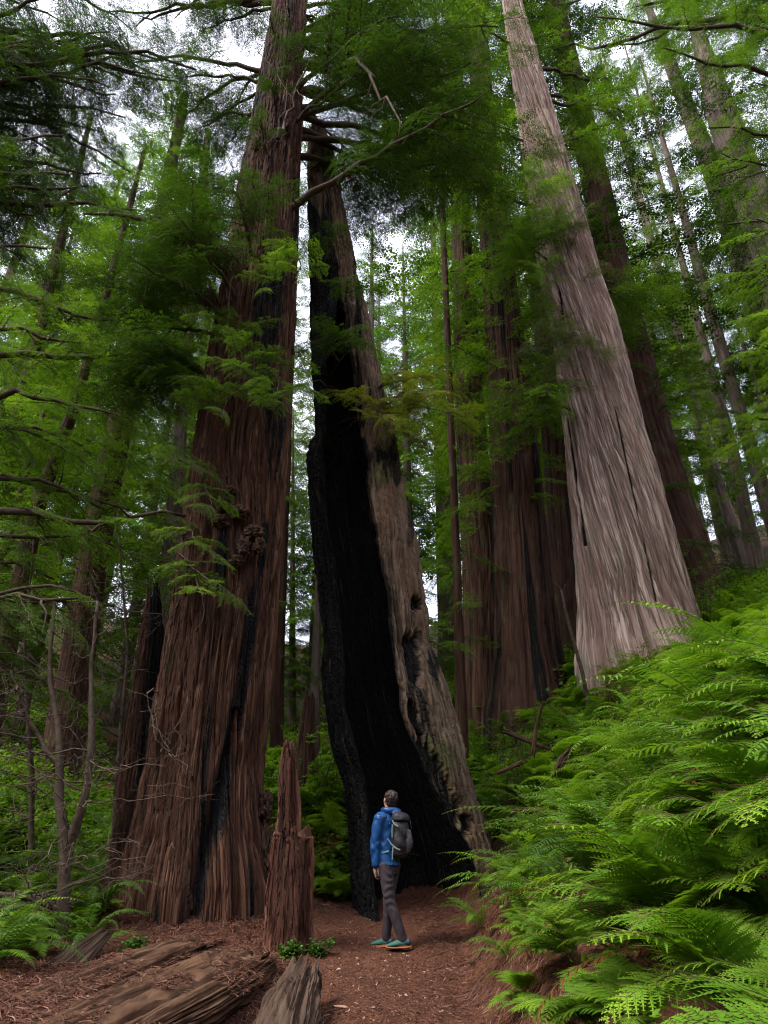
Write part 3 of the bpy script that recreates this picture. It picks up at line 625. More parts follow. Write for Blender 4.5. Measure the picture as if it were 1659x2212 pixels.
stand_tree('redwood_tree', [(1000,1745,1900),(700,1680,1800),(500,1618,1705),(400,1580,1650),(250,1532,1592),(100,1500,1532),(0,1480,1500)], 23, M_barkF, M_leafD, 'big reddish redwood leaning in at the upper right corner, with bare crooked limbs', None, 251, 8, .08, .05,
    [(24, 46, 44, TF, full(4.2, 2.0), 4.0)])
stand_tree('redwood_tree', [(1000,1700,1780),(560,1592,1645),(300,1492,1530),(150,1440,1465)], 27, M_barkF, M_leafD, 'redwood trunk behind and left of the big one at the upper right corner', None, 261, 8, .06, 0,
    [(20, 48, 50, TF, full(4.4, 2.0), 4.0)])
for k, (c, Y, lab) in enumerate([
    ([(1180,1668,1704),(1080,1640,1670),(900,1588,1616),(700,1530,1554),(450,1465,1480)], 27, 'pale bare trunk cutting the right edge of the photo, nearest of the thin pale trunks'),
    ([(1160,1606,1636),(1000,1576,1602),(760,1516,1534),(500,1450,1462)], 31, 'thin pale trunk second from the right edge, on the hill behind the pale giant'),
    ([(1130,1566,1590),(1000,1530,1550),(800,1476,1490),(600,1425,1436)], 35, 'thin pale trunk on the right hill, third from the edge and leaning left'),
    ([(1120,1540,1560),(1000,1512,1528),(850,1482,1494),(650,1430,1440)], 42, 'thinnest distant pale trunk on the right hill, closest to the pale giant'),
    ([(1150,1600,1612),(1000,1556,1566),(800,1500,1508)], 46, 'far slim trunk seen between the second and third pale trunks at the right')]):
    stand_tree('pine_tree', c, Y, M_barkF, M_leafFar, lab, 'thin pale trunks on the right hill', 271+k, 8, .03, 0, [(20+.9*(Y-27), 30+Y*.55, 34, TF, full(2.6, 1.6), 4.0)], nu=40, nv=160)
# left side
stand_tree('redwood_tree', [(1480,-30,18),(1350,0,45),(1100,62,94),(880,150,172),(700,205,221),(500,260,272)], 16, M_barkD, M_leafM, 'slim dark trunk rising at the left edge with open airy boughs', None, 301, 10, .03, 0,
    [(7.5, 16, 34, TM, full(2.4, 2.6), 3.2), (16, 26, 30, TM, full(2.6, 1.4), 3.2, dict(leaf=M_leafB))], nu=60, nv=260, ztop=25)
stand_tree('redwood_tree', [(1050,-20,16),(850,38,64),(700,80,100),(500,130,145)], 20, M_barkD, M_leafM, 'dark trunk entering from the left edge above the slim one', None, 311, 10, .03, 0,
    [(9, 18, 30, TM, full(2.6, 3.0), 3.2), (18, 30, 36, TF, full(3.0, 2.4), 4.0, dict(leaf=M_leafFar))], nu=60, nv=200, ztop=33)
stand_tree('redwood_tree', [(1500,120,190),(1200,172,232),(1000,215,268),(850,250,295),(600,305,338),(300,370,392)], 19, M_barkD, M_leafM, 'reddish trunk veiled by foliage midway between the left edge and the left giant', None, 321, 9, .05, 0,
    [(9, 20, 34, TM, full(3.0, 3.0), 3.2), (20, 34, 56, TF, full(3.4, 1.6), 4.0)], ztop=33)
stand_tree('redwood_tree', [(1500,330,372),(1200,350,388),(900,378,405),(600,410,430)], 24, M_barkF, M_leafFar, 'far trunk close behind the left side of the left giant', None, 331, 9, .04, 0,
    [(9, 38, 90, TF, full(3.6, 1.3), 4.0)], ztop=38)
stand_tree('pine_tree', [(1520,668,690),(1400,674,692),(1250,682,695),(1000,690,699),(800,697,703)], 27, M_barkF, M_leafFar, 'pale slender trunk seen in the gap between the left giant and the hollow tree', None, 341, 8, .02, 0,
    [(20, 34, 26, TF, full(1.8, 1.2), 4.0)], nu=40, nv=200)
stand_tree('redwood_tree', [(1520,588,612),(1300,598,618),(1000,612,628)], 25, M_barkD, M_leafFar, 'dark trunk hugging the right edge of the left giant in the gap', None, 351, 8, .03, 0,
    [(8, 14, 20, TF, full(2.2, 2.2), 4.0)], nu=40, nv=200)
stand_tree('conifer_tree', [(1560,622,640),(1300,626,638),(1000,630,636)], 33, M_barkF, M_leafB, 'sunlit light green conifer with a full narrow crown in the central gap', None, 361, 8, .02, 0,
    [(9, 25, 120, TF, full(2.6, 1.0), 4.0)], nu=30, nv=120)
me, b_, _, _ = trunk_mesh('trunk', [(1680,628,690),(1640,636,684),(1560,648,680),(1480,660,678)], 14.5, [M_barkD], nu=80, nv=160, amp=.06, plates=14, seed=371, rough_top=.5, root=-.5)
o_s = empty('old_snag', b_, 'short dark snag in the fern gap, behind the pointed reddish snag', 'snag'); obj('trunk', me, o_s)
# ---- background forest filling the hills: shared meshes, each tree an object of its own
def bg_tree(h, r, tpl, leaf, seed, z0, nb, l0, l1, tl):
    rng = np.random.default_rng(seed)
    ax = lambda z: (0.004*z*math.sin(seed), 0, z, r*(1-z/h*.85))
    z = np.linspace(-1, h, 60); th = np.linspace(0, 2*np.pi, 14, endpoint=False)
    TH, Z = np.meshgrid(th, z); rr = (r*(1-np.clip(Z, 0, h)/h*.9))*(1+.15*fbm(np.cos(TH)*2, np.sin(TH)*2, Z*.3, 2, seed))
    V = np.stack([rr*np.cos(TH)+.004*Z*math.sin(seed), rr*np.sin(TH), Z], -1)
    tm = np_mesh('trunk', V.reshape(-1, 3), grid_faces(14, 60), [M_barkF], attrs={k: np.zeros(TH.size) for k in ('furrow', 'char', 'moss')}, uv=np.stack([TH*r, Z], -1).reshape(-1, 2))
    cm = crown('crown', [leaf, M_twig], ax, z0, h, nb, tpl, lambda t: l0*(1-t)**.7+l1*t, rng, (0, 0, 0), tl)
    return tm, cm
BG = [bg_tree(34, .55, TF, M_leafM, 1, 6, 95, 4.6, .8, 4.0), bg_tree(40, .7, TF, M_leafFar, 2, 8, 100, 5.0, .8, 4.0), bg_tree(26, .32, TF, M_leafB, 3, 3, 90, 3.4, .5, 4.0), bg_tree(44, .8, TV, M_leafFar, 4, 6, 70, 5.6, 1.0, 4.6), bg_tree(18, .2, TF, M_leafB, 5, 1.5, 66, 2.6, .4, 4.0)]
bgl = {0: ('redwood_tree', 'mid green redwood in the forest behind the giants'), 1: ('redwood_tree', 'tall pale green redwood in the forest behind the giants'), 2: ('conifer_tree', 'slender fresh green conifer in the forest behind the giants'), 3: ('redwood_tree', 'very tall hazy redwood far up the hill'), 4: ('conifer_tree', 'short fresh green conifer low in the background forest')}
def put_bg(k, px, Y, s=1.0, rz=None, zoff=0):
    yc = F*CT+.0; x = (px-829.5)/(F*CT)*Y*1.0
    nm, lb = bgl[k]
    root = empty(nm, (x, Y, float(ground_z(x, Y))+zoff), lb, 'tree', lb.split(' ', 1)[1].replace('redwood', 'redwoods').replace('conifer', 'conifers') if 0 else 'background trees: '+lb, random.uniform(0, 6.28) if rz is None else rz)
    root.scale = (s, s, s)
    a = obj('trunk', BG[k][0], root); c = obj('crown', BG[k][1], root)
    return root
for args in BG_LIST: put_bg(*args)
# ---------------------------------------------------------------- limbs with foliage on the near trees
def tube(pts, rad, k=7, seed=0, jit=0.0):
    """tapered tube through pts -> verts, faces"""
    pts = np.asarray(pts, float); n = len(pts); d = nrm(np.gradient(pts, axis=0)); up = np.array([0.13, .2, .97])
    u = nrm(np.cross(d, up)); v = np.cross(d, u); th = np.linspace(0, 2*np.pi, k, endpoint=False)
    rad = np.broadcast_to(np.asarray(rad, float), (n,))[:, None]*(1+jit*vn(np.arange(n)[:, None]*.7, np.cos(th)[None]*2, np.sin(th)[None]*2, seed))
    V = pts[:, None]+u[:, None]*(np.cos(th)[None]*rad)[..., None]+v[:, None]*(np.sin(th)[None]*rad)[..., None]
    f = grid_faces(k, n); m = len(V.reshape(-1, 3)); V = np.vstack([V.reshape(-1, 3), pts[-1:]])
    cap = np.stack([(n-1)*k+np.arange(k), (n-1)*k+(np.arange(k)+1) % k, np.full(k, m)], -1)
    return V, f, cap
class TubeAcc:
    def __init__(s): s.v = []; s.f = []; s.c = []; s.n = 0
    def add(s, pts, rad, k=6, seed=0, jit=0.):
        V, f, c = tube(pts, rad, k, seed, jit); s.v.append(V); s.f.append(f+s.n); s.c.append(c+s.n); s.n += len(V)
    def mesh(s, name, mats, off=(0, 0, 0)):
        return np_mesh(name, np.concatenate(s.v)-np.asarray(off), [np.concatenate(s.f), np.concatenate(s.c)], mats)
def wander(A, B, n, sag, jit, rng):
    t = np.linspace(0, 1, n)[:, None]; A = np.asarray(A); B = np.asarray(B); L = np.linalg.norm(B-A)
    p = A+(B-A)*t; p[:, 2] += (sag*L*4*t*(1-t))[:, 0]
    w = np.cumsum(rng.normal(0, 1, (n, 3)), 0); w -= w[0]+(w[-1]-w[0])*t; return p+w*jit*L/np.sqrt(n)
def limb(parent, off, A, B, r=.05, sag=.06, jit=.05, tpl=None, n=6, scale=1., tl=3.2, leaf=None, rng=None, start=.3, mat=None, dt=0., name='limb', pitch=(-.5, 0), spread=(.5, 1.1), twigs=0):
    pts = wander(A, B, 14, sag, jit, rng); ta = TubeAcc()
    ta.add(pts, np.linspace(r, r*.2, 14), 7, 1, .2)
    for i in range(twigs):
        u = rng.uniform(.1, .95); p = pts[int(u*13)]; d = nrm(rng.normal(0, 1, 3)*[1, 1, .7]+[0, 0, -.2]); l = rng.uniform(.3, 1.2)
        ta.add(wander(p, p+d*l, 7, rng.uniform(-.1, .1), .12, rng), np.linspace(r*.25, .003, 7), 4)
    o = obj(name, ta.mesh(name, [mat or M_twig], off), parent)
    if tpl:
        Ac = Acc(); az0 = math.atan2(B[1]-A[1], B[0]-A[0])
        for i in range(n):
            u = start+(1-start)*(i+rng.uniform(0, .9))/n; p = pts[min(13, int(u*13))]
            side = 1 if i % 2 else -1; s = scale*rng.uniform(.55, 1.1)*(1-.35*(u-start))
            Ac.add(tpl[rng.integers(len(tpl))], p, az0+side*rng.uniform(*spread)*(1-.6*(i == n-1)), rng.uniform(*pitch), rng.uniform(-.5, .5), s, dt=dt+rng.uniform(-.12, .12))
        f = obj('foliage', Ac.mesh('foliage', [leaf, mat or M_twig], off), o)
    return o
def fill(parent, off, axis, boxes, count, rng, zdrop=.15, **k):
    """n limbs from the trunk axis out to random points seen inside the picture boxes (x0,y0,x1,y1,Ymin,Ymax)"""
    ar = np.array([(b[2]-b[0])*(b[3]-b[1]) for b in boxes], float); ar /= ar.sum()
    for i in range(count):
        b = boxes[rng.choice(len(boxes), p=ar)]
        B = P(rng.uniform(b[0], b[2]), rng.uniform(b[1], b[3]), rng.uniform(b[4], b[5]))
        a = axis(B[2]); h = math.hypot(B[0]-a[0], B[1]-a[1]); a = axis(B[2]-zdrop*h+rng.uniform(-.3, .3)*h*.3)
        A = np.array(a[:3]); e = nrm(B-A); A = A+e*a[3]*.7
        limb(parent, off, A, B, r=.025+.012*h, rng=rng, **k)
g = np.random.default_rng(5)
mk = lambda x0, y0, x1, y1, a, b: (x0, y0, x1, y1, a, b)
# left giant: crown over the top centre, arching limbs on the left, sprigs before the trunk
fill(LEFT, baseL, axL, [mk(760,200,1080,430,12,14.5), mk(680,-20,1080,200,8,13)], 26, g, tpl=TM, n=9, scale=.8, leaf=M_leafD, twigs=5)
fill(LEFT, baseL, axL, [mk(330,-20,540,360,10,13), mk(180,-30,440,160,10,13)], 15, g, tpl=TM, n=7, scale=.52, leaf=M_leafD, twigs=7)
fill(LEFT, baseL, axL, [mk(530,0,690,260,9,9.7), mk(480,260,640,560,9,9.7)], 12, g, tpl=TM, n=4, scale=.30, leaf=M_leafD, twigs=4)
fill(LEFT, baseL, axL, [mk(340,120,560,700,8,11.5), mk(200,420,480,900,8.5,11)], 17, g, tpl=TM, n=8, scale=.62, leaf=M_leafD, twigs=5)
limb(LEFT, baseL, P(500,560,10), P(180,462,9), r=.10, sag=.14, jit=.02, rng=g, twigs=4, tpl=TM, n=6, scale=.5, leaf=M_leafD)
limb(LEFT, baseL, P(655,130,10), P(860,300,8.6), r=.07, sag=.05, jit=.10, rng=g, twigs=8, mat=M_twigR)
limb(LEFT, baseL, P(600,300,9.6), P(690,90,9), r=.05, sag=-.1, jit=.08, rng=g, twigs=5, mat=M_twigR)
for a, b, Y1, dt in [((640,560),(560,640),8.8,.3),((640,540),(640,620),8.6,.3),((560,700),(500,760),9.0,.1),((600,740),(620,880),8.8,.1),((560,760),(540,860),8.8,.15),((520,820),(480,900),9.0,.05),((600,820),(590,900),8.9,.1),((500,660),(450,700),9.2,.0)]:
    limb(LEFT, baseL, P(a[0], a[1], 10.0), P(b[0], b[1], Y1), r=.022, sag=.05, rng=g, tpl=TN, n=6, scale=.5, leaf=M_leafM, dt=dt, name='sprig', twigs=3)
for a, b, Y1 in [((400,1150),(440,1200),8.8),((380,1190),(470,1262),8.7),((360,1240),(440,1290),8.7),((430,1050),(450,1100),8.9),((360,1000),(430,1010),8.9)]:
    limb(LEFT, baseL, P(a[0], a[1], 10.2), P(b[0], b[1], Y1), r=.018, sag=.05, rng=g, tpl=TN, n=5, scale=.45, leaf=M_leafM, dt=.2, name='sprig', twigs=3)
# bare hanging twigs on the front of the left giant
for pts, Y in [([(505,560),(490,700),(540,820),(500,930)],9.3),([(320,1480),(340,1600),(400,1650),(412,1720)],9.2),([(340,1500),(335,1560),(400,1680)],9.1),([(560,110),(620,190),(590,300),(540,330)],9.0)]:
    q = np.array([P(x, y, Y) for x, y in pts]); u = np.linspace(0, len(q)-1, 24); q = np.stack([np.interp(u, np.arange(len(q)), q[:, i]) for i in range(3)], -1)
    q += g.normal(0, .03, q.shape); ta = TubeAcc(); ta.add(q, np.linspace(.012, .004, 24), 4)
    for i in range(6):
        p = q[g.integers(3, 22)]; ta.add(wander(p, p+g.normal(0, .22, 3), 5, 0, .1, g), .003, 3)
    obj('dead_twig', ta.mesh('dead_twig', [M_twigR], baseL), LEFT)
# centre tree: veil of dark foliage about its upper trunk and the yellow green fringe on its shoulder
axC = lambda z: (float(np.interp(z, [P(0,2000,11.6)[2], P(0,950,11.6)[2], P(0,262,11.6)[2]], [P(925,2000,11.6)[0], P(765,950,11.6)[0], P(690,262,11.6)[0]])), 11.6, z, float(np.interp(z, [0, 25], [1.0, .3])))
fill(CENTRE, baseC, axC, [mk(680,560,780,850,9.6,10.6), mk(690,300,760,600,10,11), mk(660,480,760,700,10,11)], 4, g, tpl=TM, n=6, scale=.42, leaf=M_leafD, twigs=4)
for a, b, Yb, dt in [((800,880),(930,850),10.4,.1),((810,900),(1010,905),10.9,.0),((800,860),(900,790),11,.2),((780,880),(850,925),10.2,.0),((800,940),(930,950),10.8,-.1),((790,870),(985,845),11.4,.1),((780,860),(800,905),10.2,0),((800,850),(960,800),11.2,.3)]:
    limb(CENTRE, baseC, P(a[0], a[1], 11.2), P(b[0], b[1], Yb), r=.022, sag=.08, jit=.09, rng=g, tpl=TN, n=7, scale=.48, leaf=M_leafY, dt=dt, twigs=8, start=.2, spread=(.3, 1.6))
# pale giant: small tufts of sprouting foliage on the trunk
for x, y, r_ in [(1190,345,46),(1150,370,40),(1215,480,46),(1170,500,40),(1240,500,36),(1280,590,22),(1235,735,42),(1290,760,30),(1185,760,60),(1175,830,50),(1200,700,40),(1160,420,60),(1130,560,70),(1150,620,60),(1110,480,60),(1160,880,50)]:
    A_ = Acc(); c = P(x, y, 14.4)
    for i in range(9): A_.add(TM[g.integers(5)], c+g.normal(0, .12, 3), g.uniform(2.2, 7.2), g.uniform(-.7, .5), g.uniform(-.6, .6), r_/115*g.uniform(.5, 1))
    obj('sprout_tuft', A_.mesh('sprout_tuft', [M_leafG if x > 1170 else M_leafM, M_twigR], baseP), PALE)
fill(PALE, baseP, axP, [mk(960,40,1070,420,14.5,16.5), mk(1290,200,1420,700,16,18), mk(1090,440,1140,860,14.6,15.6)], 12, g, tpl=TM, n=8, scale=.75, leaf=M_leafM, twigs=3)
# trees whose trunks stand just outside the picture
def side_tree(x, Y, h, r, label, boxes, count, seed, leaf, **k):
    z = np.linspace(-1, h, 120); th = np.linspace(0, 2*np.pi, 40, endpoint=False); gz = float(ground_z(x, Y)); TH, Z = np.meshgrid(th, z)
    rr = r*(1-np.clip(Z, 0, h)/h*.8)*(1+.08*fbm(np.cos(TH)*2, np.sin(TH)*2, Z*.3, 3, seed)+.05*vn(np.cos(TH)*7, np.sin(TH)*7, Z*.7, seed))
    V = np.stack([rr*np.cos(TH), rr*np.sin(TH), Z], -1)
    me = np_mesh('trunk', V.reshape(-1, 3), grid_faces(40, 120), [M_barkD], attrs={q: np.zeros(TH.size) for q in ('furrow', 'char', 'moss')}, uv=np.stack([TH*r, Z], -1).reshape(-1, 2))
    root = empty('redwood_tree', (x, Y, gz), label, 'tree'); obj('trunk', me, root)
    fill(root, (x, Y, gz), lambda q: (x, Y, q, .2), boxes, count, np.random.default_rng(seed), leaf=leaf, **k)
    return root
side_tree(-13.2, 10.5, 34, .6, 'tree outside the left edge hanging fine dark foliage across the upper left sky',
    [mk(-60,0,170,560,9,13), mk(150,60,330,460,9.5,13), mk(0,400,200,640,9.5,13), mk(160,-30,440,200,9,12)], 42, 401, M_leafD, tpl=TM, n=10, scale=.72, twigs=5, pitch=(-.9, -.2), sag=.12)
side_tree(-9.6, 9.0, 13, .3, 'tree beyond the left edge with twiggy mid green boughs before the left background',
    [mk(0,780,330,1300,8.6,11), mk(150,700,420,1200,9,11.5), mk(-40,1150,260,1500,8.4,10.5)], 20, 402, M_leafM, tpl=TM, n=8, scale=.55, twigs=9, pitch=(-.6, 0), sag=.08)
side_tree(18.5, 15, 34, .6, 'tree outside the right edge reaching dark green boughs into the upper right corner',
    [mk(1520,100,1700,520,13,17), mk(1180,-40,1680,120,13,18), mk(1560,380,1680,560,13,17)], 28, 403, M_leafM, tpl=TM, n=9, scale=.8, twigs=4, pitch=(-.5, .1))
side_tree(11.6, 12.2, 13, .3, 'leafy bright green conifer leaning in at the middle of the right edge',
    [mk(1610,560,1720,960,10.5,13)], 12, 404, M_leafB, tpl=TM, n=9, scale=.6, twigs=3, pitch=(-.5, .1))
# ---------------------------------------------------------------- ferns
def frond(L, W, n, kind, rng, rise=1.0, arch=1.15):
    """one fern frond growing from the origin, leaning out along +x. returns leaf quads, tint, stem quads"""
    m = 26; t = np.linspace(0, 1, m); a = rise-(rise+arch*.55)*t**1.25
    dx, dz = np.cos(a), np.sin(a); x = np.concatenate([[0], np.cumsum((dx[1:]+dx[:-1])/2)])/(m-1)*L; z = np.concatenate([[0], np.cumsum((dz[1:]+dz[:-1])/2)])/(m-1)*L
    y = .05*L*rng.normal()*t**2; ax = np.stack([x, y, z], -1)
    at = lambda u: np.stack([np.interp(u, t, ax[:, i]) for i in range(3)], -1)
    st = prisms(ax[:-1], ax[1:], .0042*(1-.75*t[:-1]), .0042*(1-.75*t[1:]), 3)
    u = np.repeat(np.linspace(.13 if kind == 'sword' else .22, .985, n), 2); s = np.tile([1., -1.], n); u = np.clip(u+rng.normal(0, .002, len(u)), 0, .995)
    tan = nrm(at(np.minimum(u+.01, 1))-at(u-.01)); side = np.stack([0*u, s, 0*u], -1); up = nrm(np.cross(tan, np.array([0, 1., 0])))*-1
    up = np.where(up[:, 2:3] < 0, -up, up)
    v = (u-u.min())/(u.max()-u.min())
    if kind == 'sword': prof = np.clip(v*7+.35, 0, 1)*(1-v**2.6)*.93+.05
    else: prof = (np.clip(v*5+.5, 0, 1))*(1-v)**.75*.97+.03
    l = W*prof*rng.uniform(.88, 1.08, len(u)); fw = .25 if kind == 'sword' else .38
    d = nrm(side*1.0+tan*(fw+.5*v[:, None])+up*rng.normal(.05, .10, (len(u), 1))); p = at(u)
    lay = nrm(np.cross(d, up)); tint0 = rng.uniform(.3, .8)+.0*u
    if kind == 'sword':
        wd = np.minimum(.0085+.02*L*.35, L/n*.62)*np.clip(prof*1.6, .35, 1)
        c = nrm(np.cross(up, d)); dr = up*-1
        b0 = p; b1 = p+d*(l*.45)[:, None]+dr*(l*.04)[:, None]; b2 = p+d*l[:, None]+dr*(l*rng.uniform(.08, .35, len(u)))[:, None]
        w = (wd*.5)[:, None]*c
        Q = np.concatenate([np.stack([b0-w*.8, b1-w, b1+w, b0+w*.8], 1), np.stack([b1-w, b2-w*.08, b2+w*.08, b1+w], 1)])
        T = np.concatenate([tint0, tint0+.1])+rng.normal(0, .07, 2*len(u))
    else:
        k = np.maximum(3, (l/(.015)).astype(int)); i = np.repeat(np.arange(len(u)), k*2); j = np.arange((k*2).sum())-np.repeat(np.cumsum(k*2)-k*2, k*2)
        uu = (j//2+.5)/k[i]; ss = np.where(j % 2 == 0, 1., -1.)[:, None]
        dr = up*-1; pos = p[i]+d[i]*(l[i]*uu)[:, None]+dr[i]*(l[i]*.22*uu**2)[:, None]
        cc = nrm(np.cross(up, d))[i]*ss; dd = nrm(cc+d[i]*.45+up[i]*rng.normal(0, .08, (len(i), 1)))
        ll = (.30*l[i]*(1-uu**1.5)*.62+.006)[:, None]; ww = nrm(np.cross(up[i], dd))*np.minimum(ll*.30, .0085)
        Q = np.stack([pos-ww*.9, pos+dd*ll*.5-ww, pos+dd*ll, pos+dd*ll*.5+ww], 1)
        nb = len(u); cw = nrm(np.cross(up, d)); w0 = (.006+.045*l)[:, None]*cw*.7; e1 = p+d*(l*.55)[:, None]-up*(l*.07)[:, None]; e2 = p+d*(l*1.0)[:, None]-up*(l*.22)[:, None]
        Q = np.concatenate([Q, np.stack([p-w0*.9, e1-w0*.7, e1+w0*.7, p+w0*.9], 1), np.stack([e1-w0*.7, e2-w0*.05, e2+w0*.05, e1+w0*.7], 1)]); i = np.concatenate([i, np.arange(nb), np.arange(nb)]); uu = np.concatenate([uu, np.zeros(2*nb)])
        T = (tint0[i]+.15*uu+rng.normal(0, .06, len(i)))
        st = np.concatenate([st, prisms(p, p+d*l[:, None]*.95, .0014, .0005, 3)])
    return Q, np.clip(T, 0, 1), st
M_fernY = leaf_material('lit_fern_leaf', (.09,.21,.016), (.17,.36,.03), (.28,.50,.05), .45, .5, .2, 2.0)  # fern green brightened in place of light lacking under the canopy
FRS = [frond(1.0, .125, 34, 'sword', R, rise=.75+.12*i, arch=1.0+.1*i) for i in range(6)]
FRL = [frond(.85, .27, 19, 'lady', R, rise=.7+.12*i, arch=1.0+.1*i) for i in range(6)]
def fr_mesh(tpl, mat, nm='frond'):
    return quad_mesh(nm, np.concatenate([tpl[0], tpl[2]]), [mat, M_stem], np.concatenate([tpl[1], np.zeros(len(tpl[2]))]), np.r_[np.zeros(len(tpl[0])), np.ones(len(tpl[2]))])
DEAD = [fr_mesh(f, M_dead, 'dead_frond') for f in FRS[:3]]
NEAR = {'sword': [fr_mesh(f, M_fern) for f in FRS], 'swordD': [fr_mesh(f, M_fernD) for f in FRS], 'lady': [fr_mesh(f, M_fernB) for f in FRL]}
def whole_fern(tpls, mat, nf, rng):
    A = Acc(); az = 0
    for i in range(nf):
        az += 2.4+rng.uniform(-.3, .3); A.add(tpls[rng.integers(len(tpls))], (0, 0, 0), az, rng.uniform(-.25, .35), rng.uniform(-.2, .2), rng.uniform(.65, 1.05))
    return A.mesh('fern', [mat, M_stem])
WHOLE = {'sword': [whole_fern(FRS, M_fern, 13, R) for _ in range(4)], 'swordD': [whole_fern(FRS, M_fernD, 13, R) for _ in range(3)], 'lady': [whole_fern(FRL, M_fernB, 9, R) for _ in range(4)], 'ladyY': [whole_fern(FRL, M_fernY, 10, R) for _ in range(4)]}
M_fernY_ = 0
NAMES = {'ladyY': 'lady_fern', 'sword': 'sword_fern', 'swordD': 'sword_fern', 'lady': 'lady_fern'}
n_fern = [0]
def near_fern(x, Y, kind, s, label, nf=11, rng=None, az0=None, group=None, bias=None):
    z = float(ground_z(x, Y)); root = empty(NAMES[kind], (x, Y, z-.02), label, 'fern', group); az = rng.uniform(0, 6.28)
    s *= 1.22; root.scale = (s, s, s); n_fern[0] += 1
    for i in range(nf):
        az += 2.4+rng.uniform(-.35, .35); a = az if bias is None or i % 3 == 0 else bias+rng.uniform(-1.5, 1.5)
        o = obj('frond', NEAR[kind][rng.integers(6)], root); o.rotation_euler = (rng.uniform(-.25, .25), rng.uniform(-.35, .25), a); k = rng.uniform(.7, 1.08); o.scale = (k, k, k)
    for i in range(rng.integers(0, 3)):
        o = obj('dead_frond', DEAD[rng.integers(3)], root); o.rotation_euler = (rng.uniform(-.6, .6), rng.uniform(.5, .9), rng.uniform(0, 6.28)); o.scale = (.8, .6, .8)
    return root
def far_fern(x, Y, kind, s, label, group, rng):
    z = float(ground_z(x, Y)); o = obj(NAMES[kind], WHOLE[kind][rng.integers(len(WHOLE[kind]))]); o.location = (x, Y, z-.02)
    o.rotation_euler = (rng.uniform(-.2, .2), rng.uniform(-.2, .2), rng.uniform(0, 6.28)); o.scale = (s, s, s*rng.uniform(.8, 1.15)); n_fern[0] += 1
    return tag(o, label, 'fern', group)
def scatter(x0, x1, y0, y1, rad, ok, rng, tries=6000):
    pts = []
    for _ in range(tries):
        x, y = rng.uniform(x0, x1), rng.uniform(y0, y1)
        if not ok(x, y): continue
        r = rad(x, y)
        if all((x-a)**2+(y-b)**2 > r*r for a, b in pts): pts.append((x, y))
    return pts
fg = np.random.default_rng(12)
def vis(x, y):
    p = np.array([x, y, float(ground_z(x, y, False))+.4]); a, b = proj(p); return -150 < a < 1830 and b < 2500
def off_trunks(x, y):
    for cx, cy, r in [(-2.4,10.5,1.5),(.7,11.6,1.35),(-1.35,9.35,.45),(5.9,15.5,1.6),(3.6,17.5,1.1),(2.4,19,.7)]:
        if (x-cx)**2+(y-cy)**2 < r*r: return False
    return True
# named foreground ferns ------------------------------------------------------
NF = [ # x, Y, kind, scale, nf, bias, label
 (1.98,3.05,'lady',1.10,11,2.9,'lady fern with broad lacy fronds filling the bottom right corner'),
 (1.42,3.15,'lady',.80,10,2.6,'bright lady fern at the bottom edge, first to the left of the corner fern'),
 (1.55,3.95,'lady',1.15,11,3.0,'large bright lady fern whose wide frond arches left above the corner fern'),
 (2.25,4.1,'lady',1.05,10,3.1,'lady fern with hanging fingers of leaflets at the right edge, level with the hiker'),
 (1.12,4.35,'lady',.55,9,3.2,'small pale lady fern at the bottom edge beside the trail'),
 (1.26,5.3,'lady',.62,9,3.3,'feathery light green lady fern leaning over the trail edge at the hiker\'s knee height'),
 (2.55,5.05,'sword',1.25,13,3.2,'big sword fern on the right bank with a long nearly level frond'),
 (3.25,5.6,'sword',1.45,12,3.15,'sword fern at the right edge whose stiff glossy frond points left across the bank'),
 (1.7,5.9,'swordD',1.15,14,2.7,'dark sword fern in the middle of the bank, with long stiff fronds sweeping left'),
 (1.28,6.5,'lady',.58,9,3.4,'light green lady fern spilling onto the trail just right of the hiker\'s shoes'),
 (1.42,7.8,'sword',.55,9,3.2,'small sword fern at the trail bend with fronds pointing at the hollow tree'),
 (1.5,8.9,'swordD',.6,9,3.3,'bluish sword fern at the foot of the hollow tree, nearest the hiker'),
 (2.1,7.4,'swordD',1.0,12,2.9,'dark sword fern below the bare litter bank'),
 (2.9,7.6,'sword',1.2,13,2.7,'tall upright sword fern in the middle of the right bank'),
 (3.6,6.9,'lady',1.2,11,3.0,'pale lady fern high on the bank near the right edge'),
 (4.2,8.2,'sword',1.25,13,3.0,'sword fern on the crest at the right with feathery upright fronds'),
 (2.95,4.6,'lady',1.1,10,3.0,'lady fern half cut by the right edge at mid bank'),
 (1.42,2.2,'lady',.95,10,2.8,'nearest lady fern, its frond tips rising from the bottom edge left of the corner'),
 (2.05,2.55,'lady',1.1,10,2.8,'nearest lady fern at the right edge just above the corner'),
 (2.40,3.6,'sword',1.15,12,3.1,'near sword fern at the right edge with thick ribbed fronds reaching level into the photo'),
 (1.25,10.05,'sword',.6,8,3.3,'little sword fern against the right foot of the hollow tree'),
 (1.02,4.85,'lady',.50,8,3.1,'small lady fern at the foot of the bank, left of the feathery one'),
 (.98,5.75,'lady',.46,8,3.3,'low lady fern hanging over the trail edge above the small pale one'),
 (.92,3.75,'lady',.55,8,2.9,'leftmost lady fern at the bottom edge of the bank'),
 (1.10,7.2,'sword',.42,7,3.4,'tiny sword fern on the trail edge between the hiker and the bank'),
 (-3.15,8.5,'swordD',.75,11,-1.6,'dark sword fern against the left foot of the left giant'),
 (-3.45,9.4,'swordD',.9,12,-1.6,'dark sword fern beside the dead side trunk'),
 (-4.3,7.0,'swordD',1.0,12,-.8,'dark sword fern at the left edge above the burnt branch'),
 (-3.6,7.4,'swordD',1.0,13,-1.2,'dark sword fern left of the fallen slab, arching over the grey chunk'),
 (-4.1,8.3,'sword',1.0,12,-1.0,'bright sword fern at the left edge behind the dark one'),
]
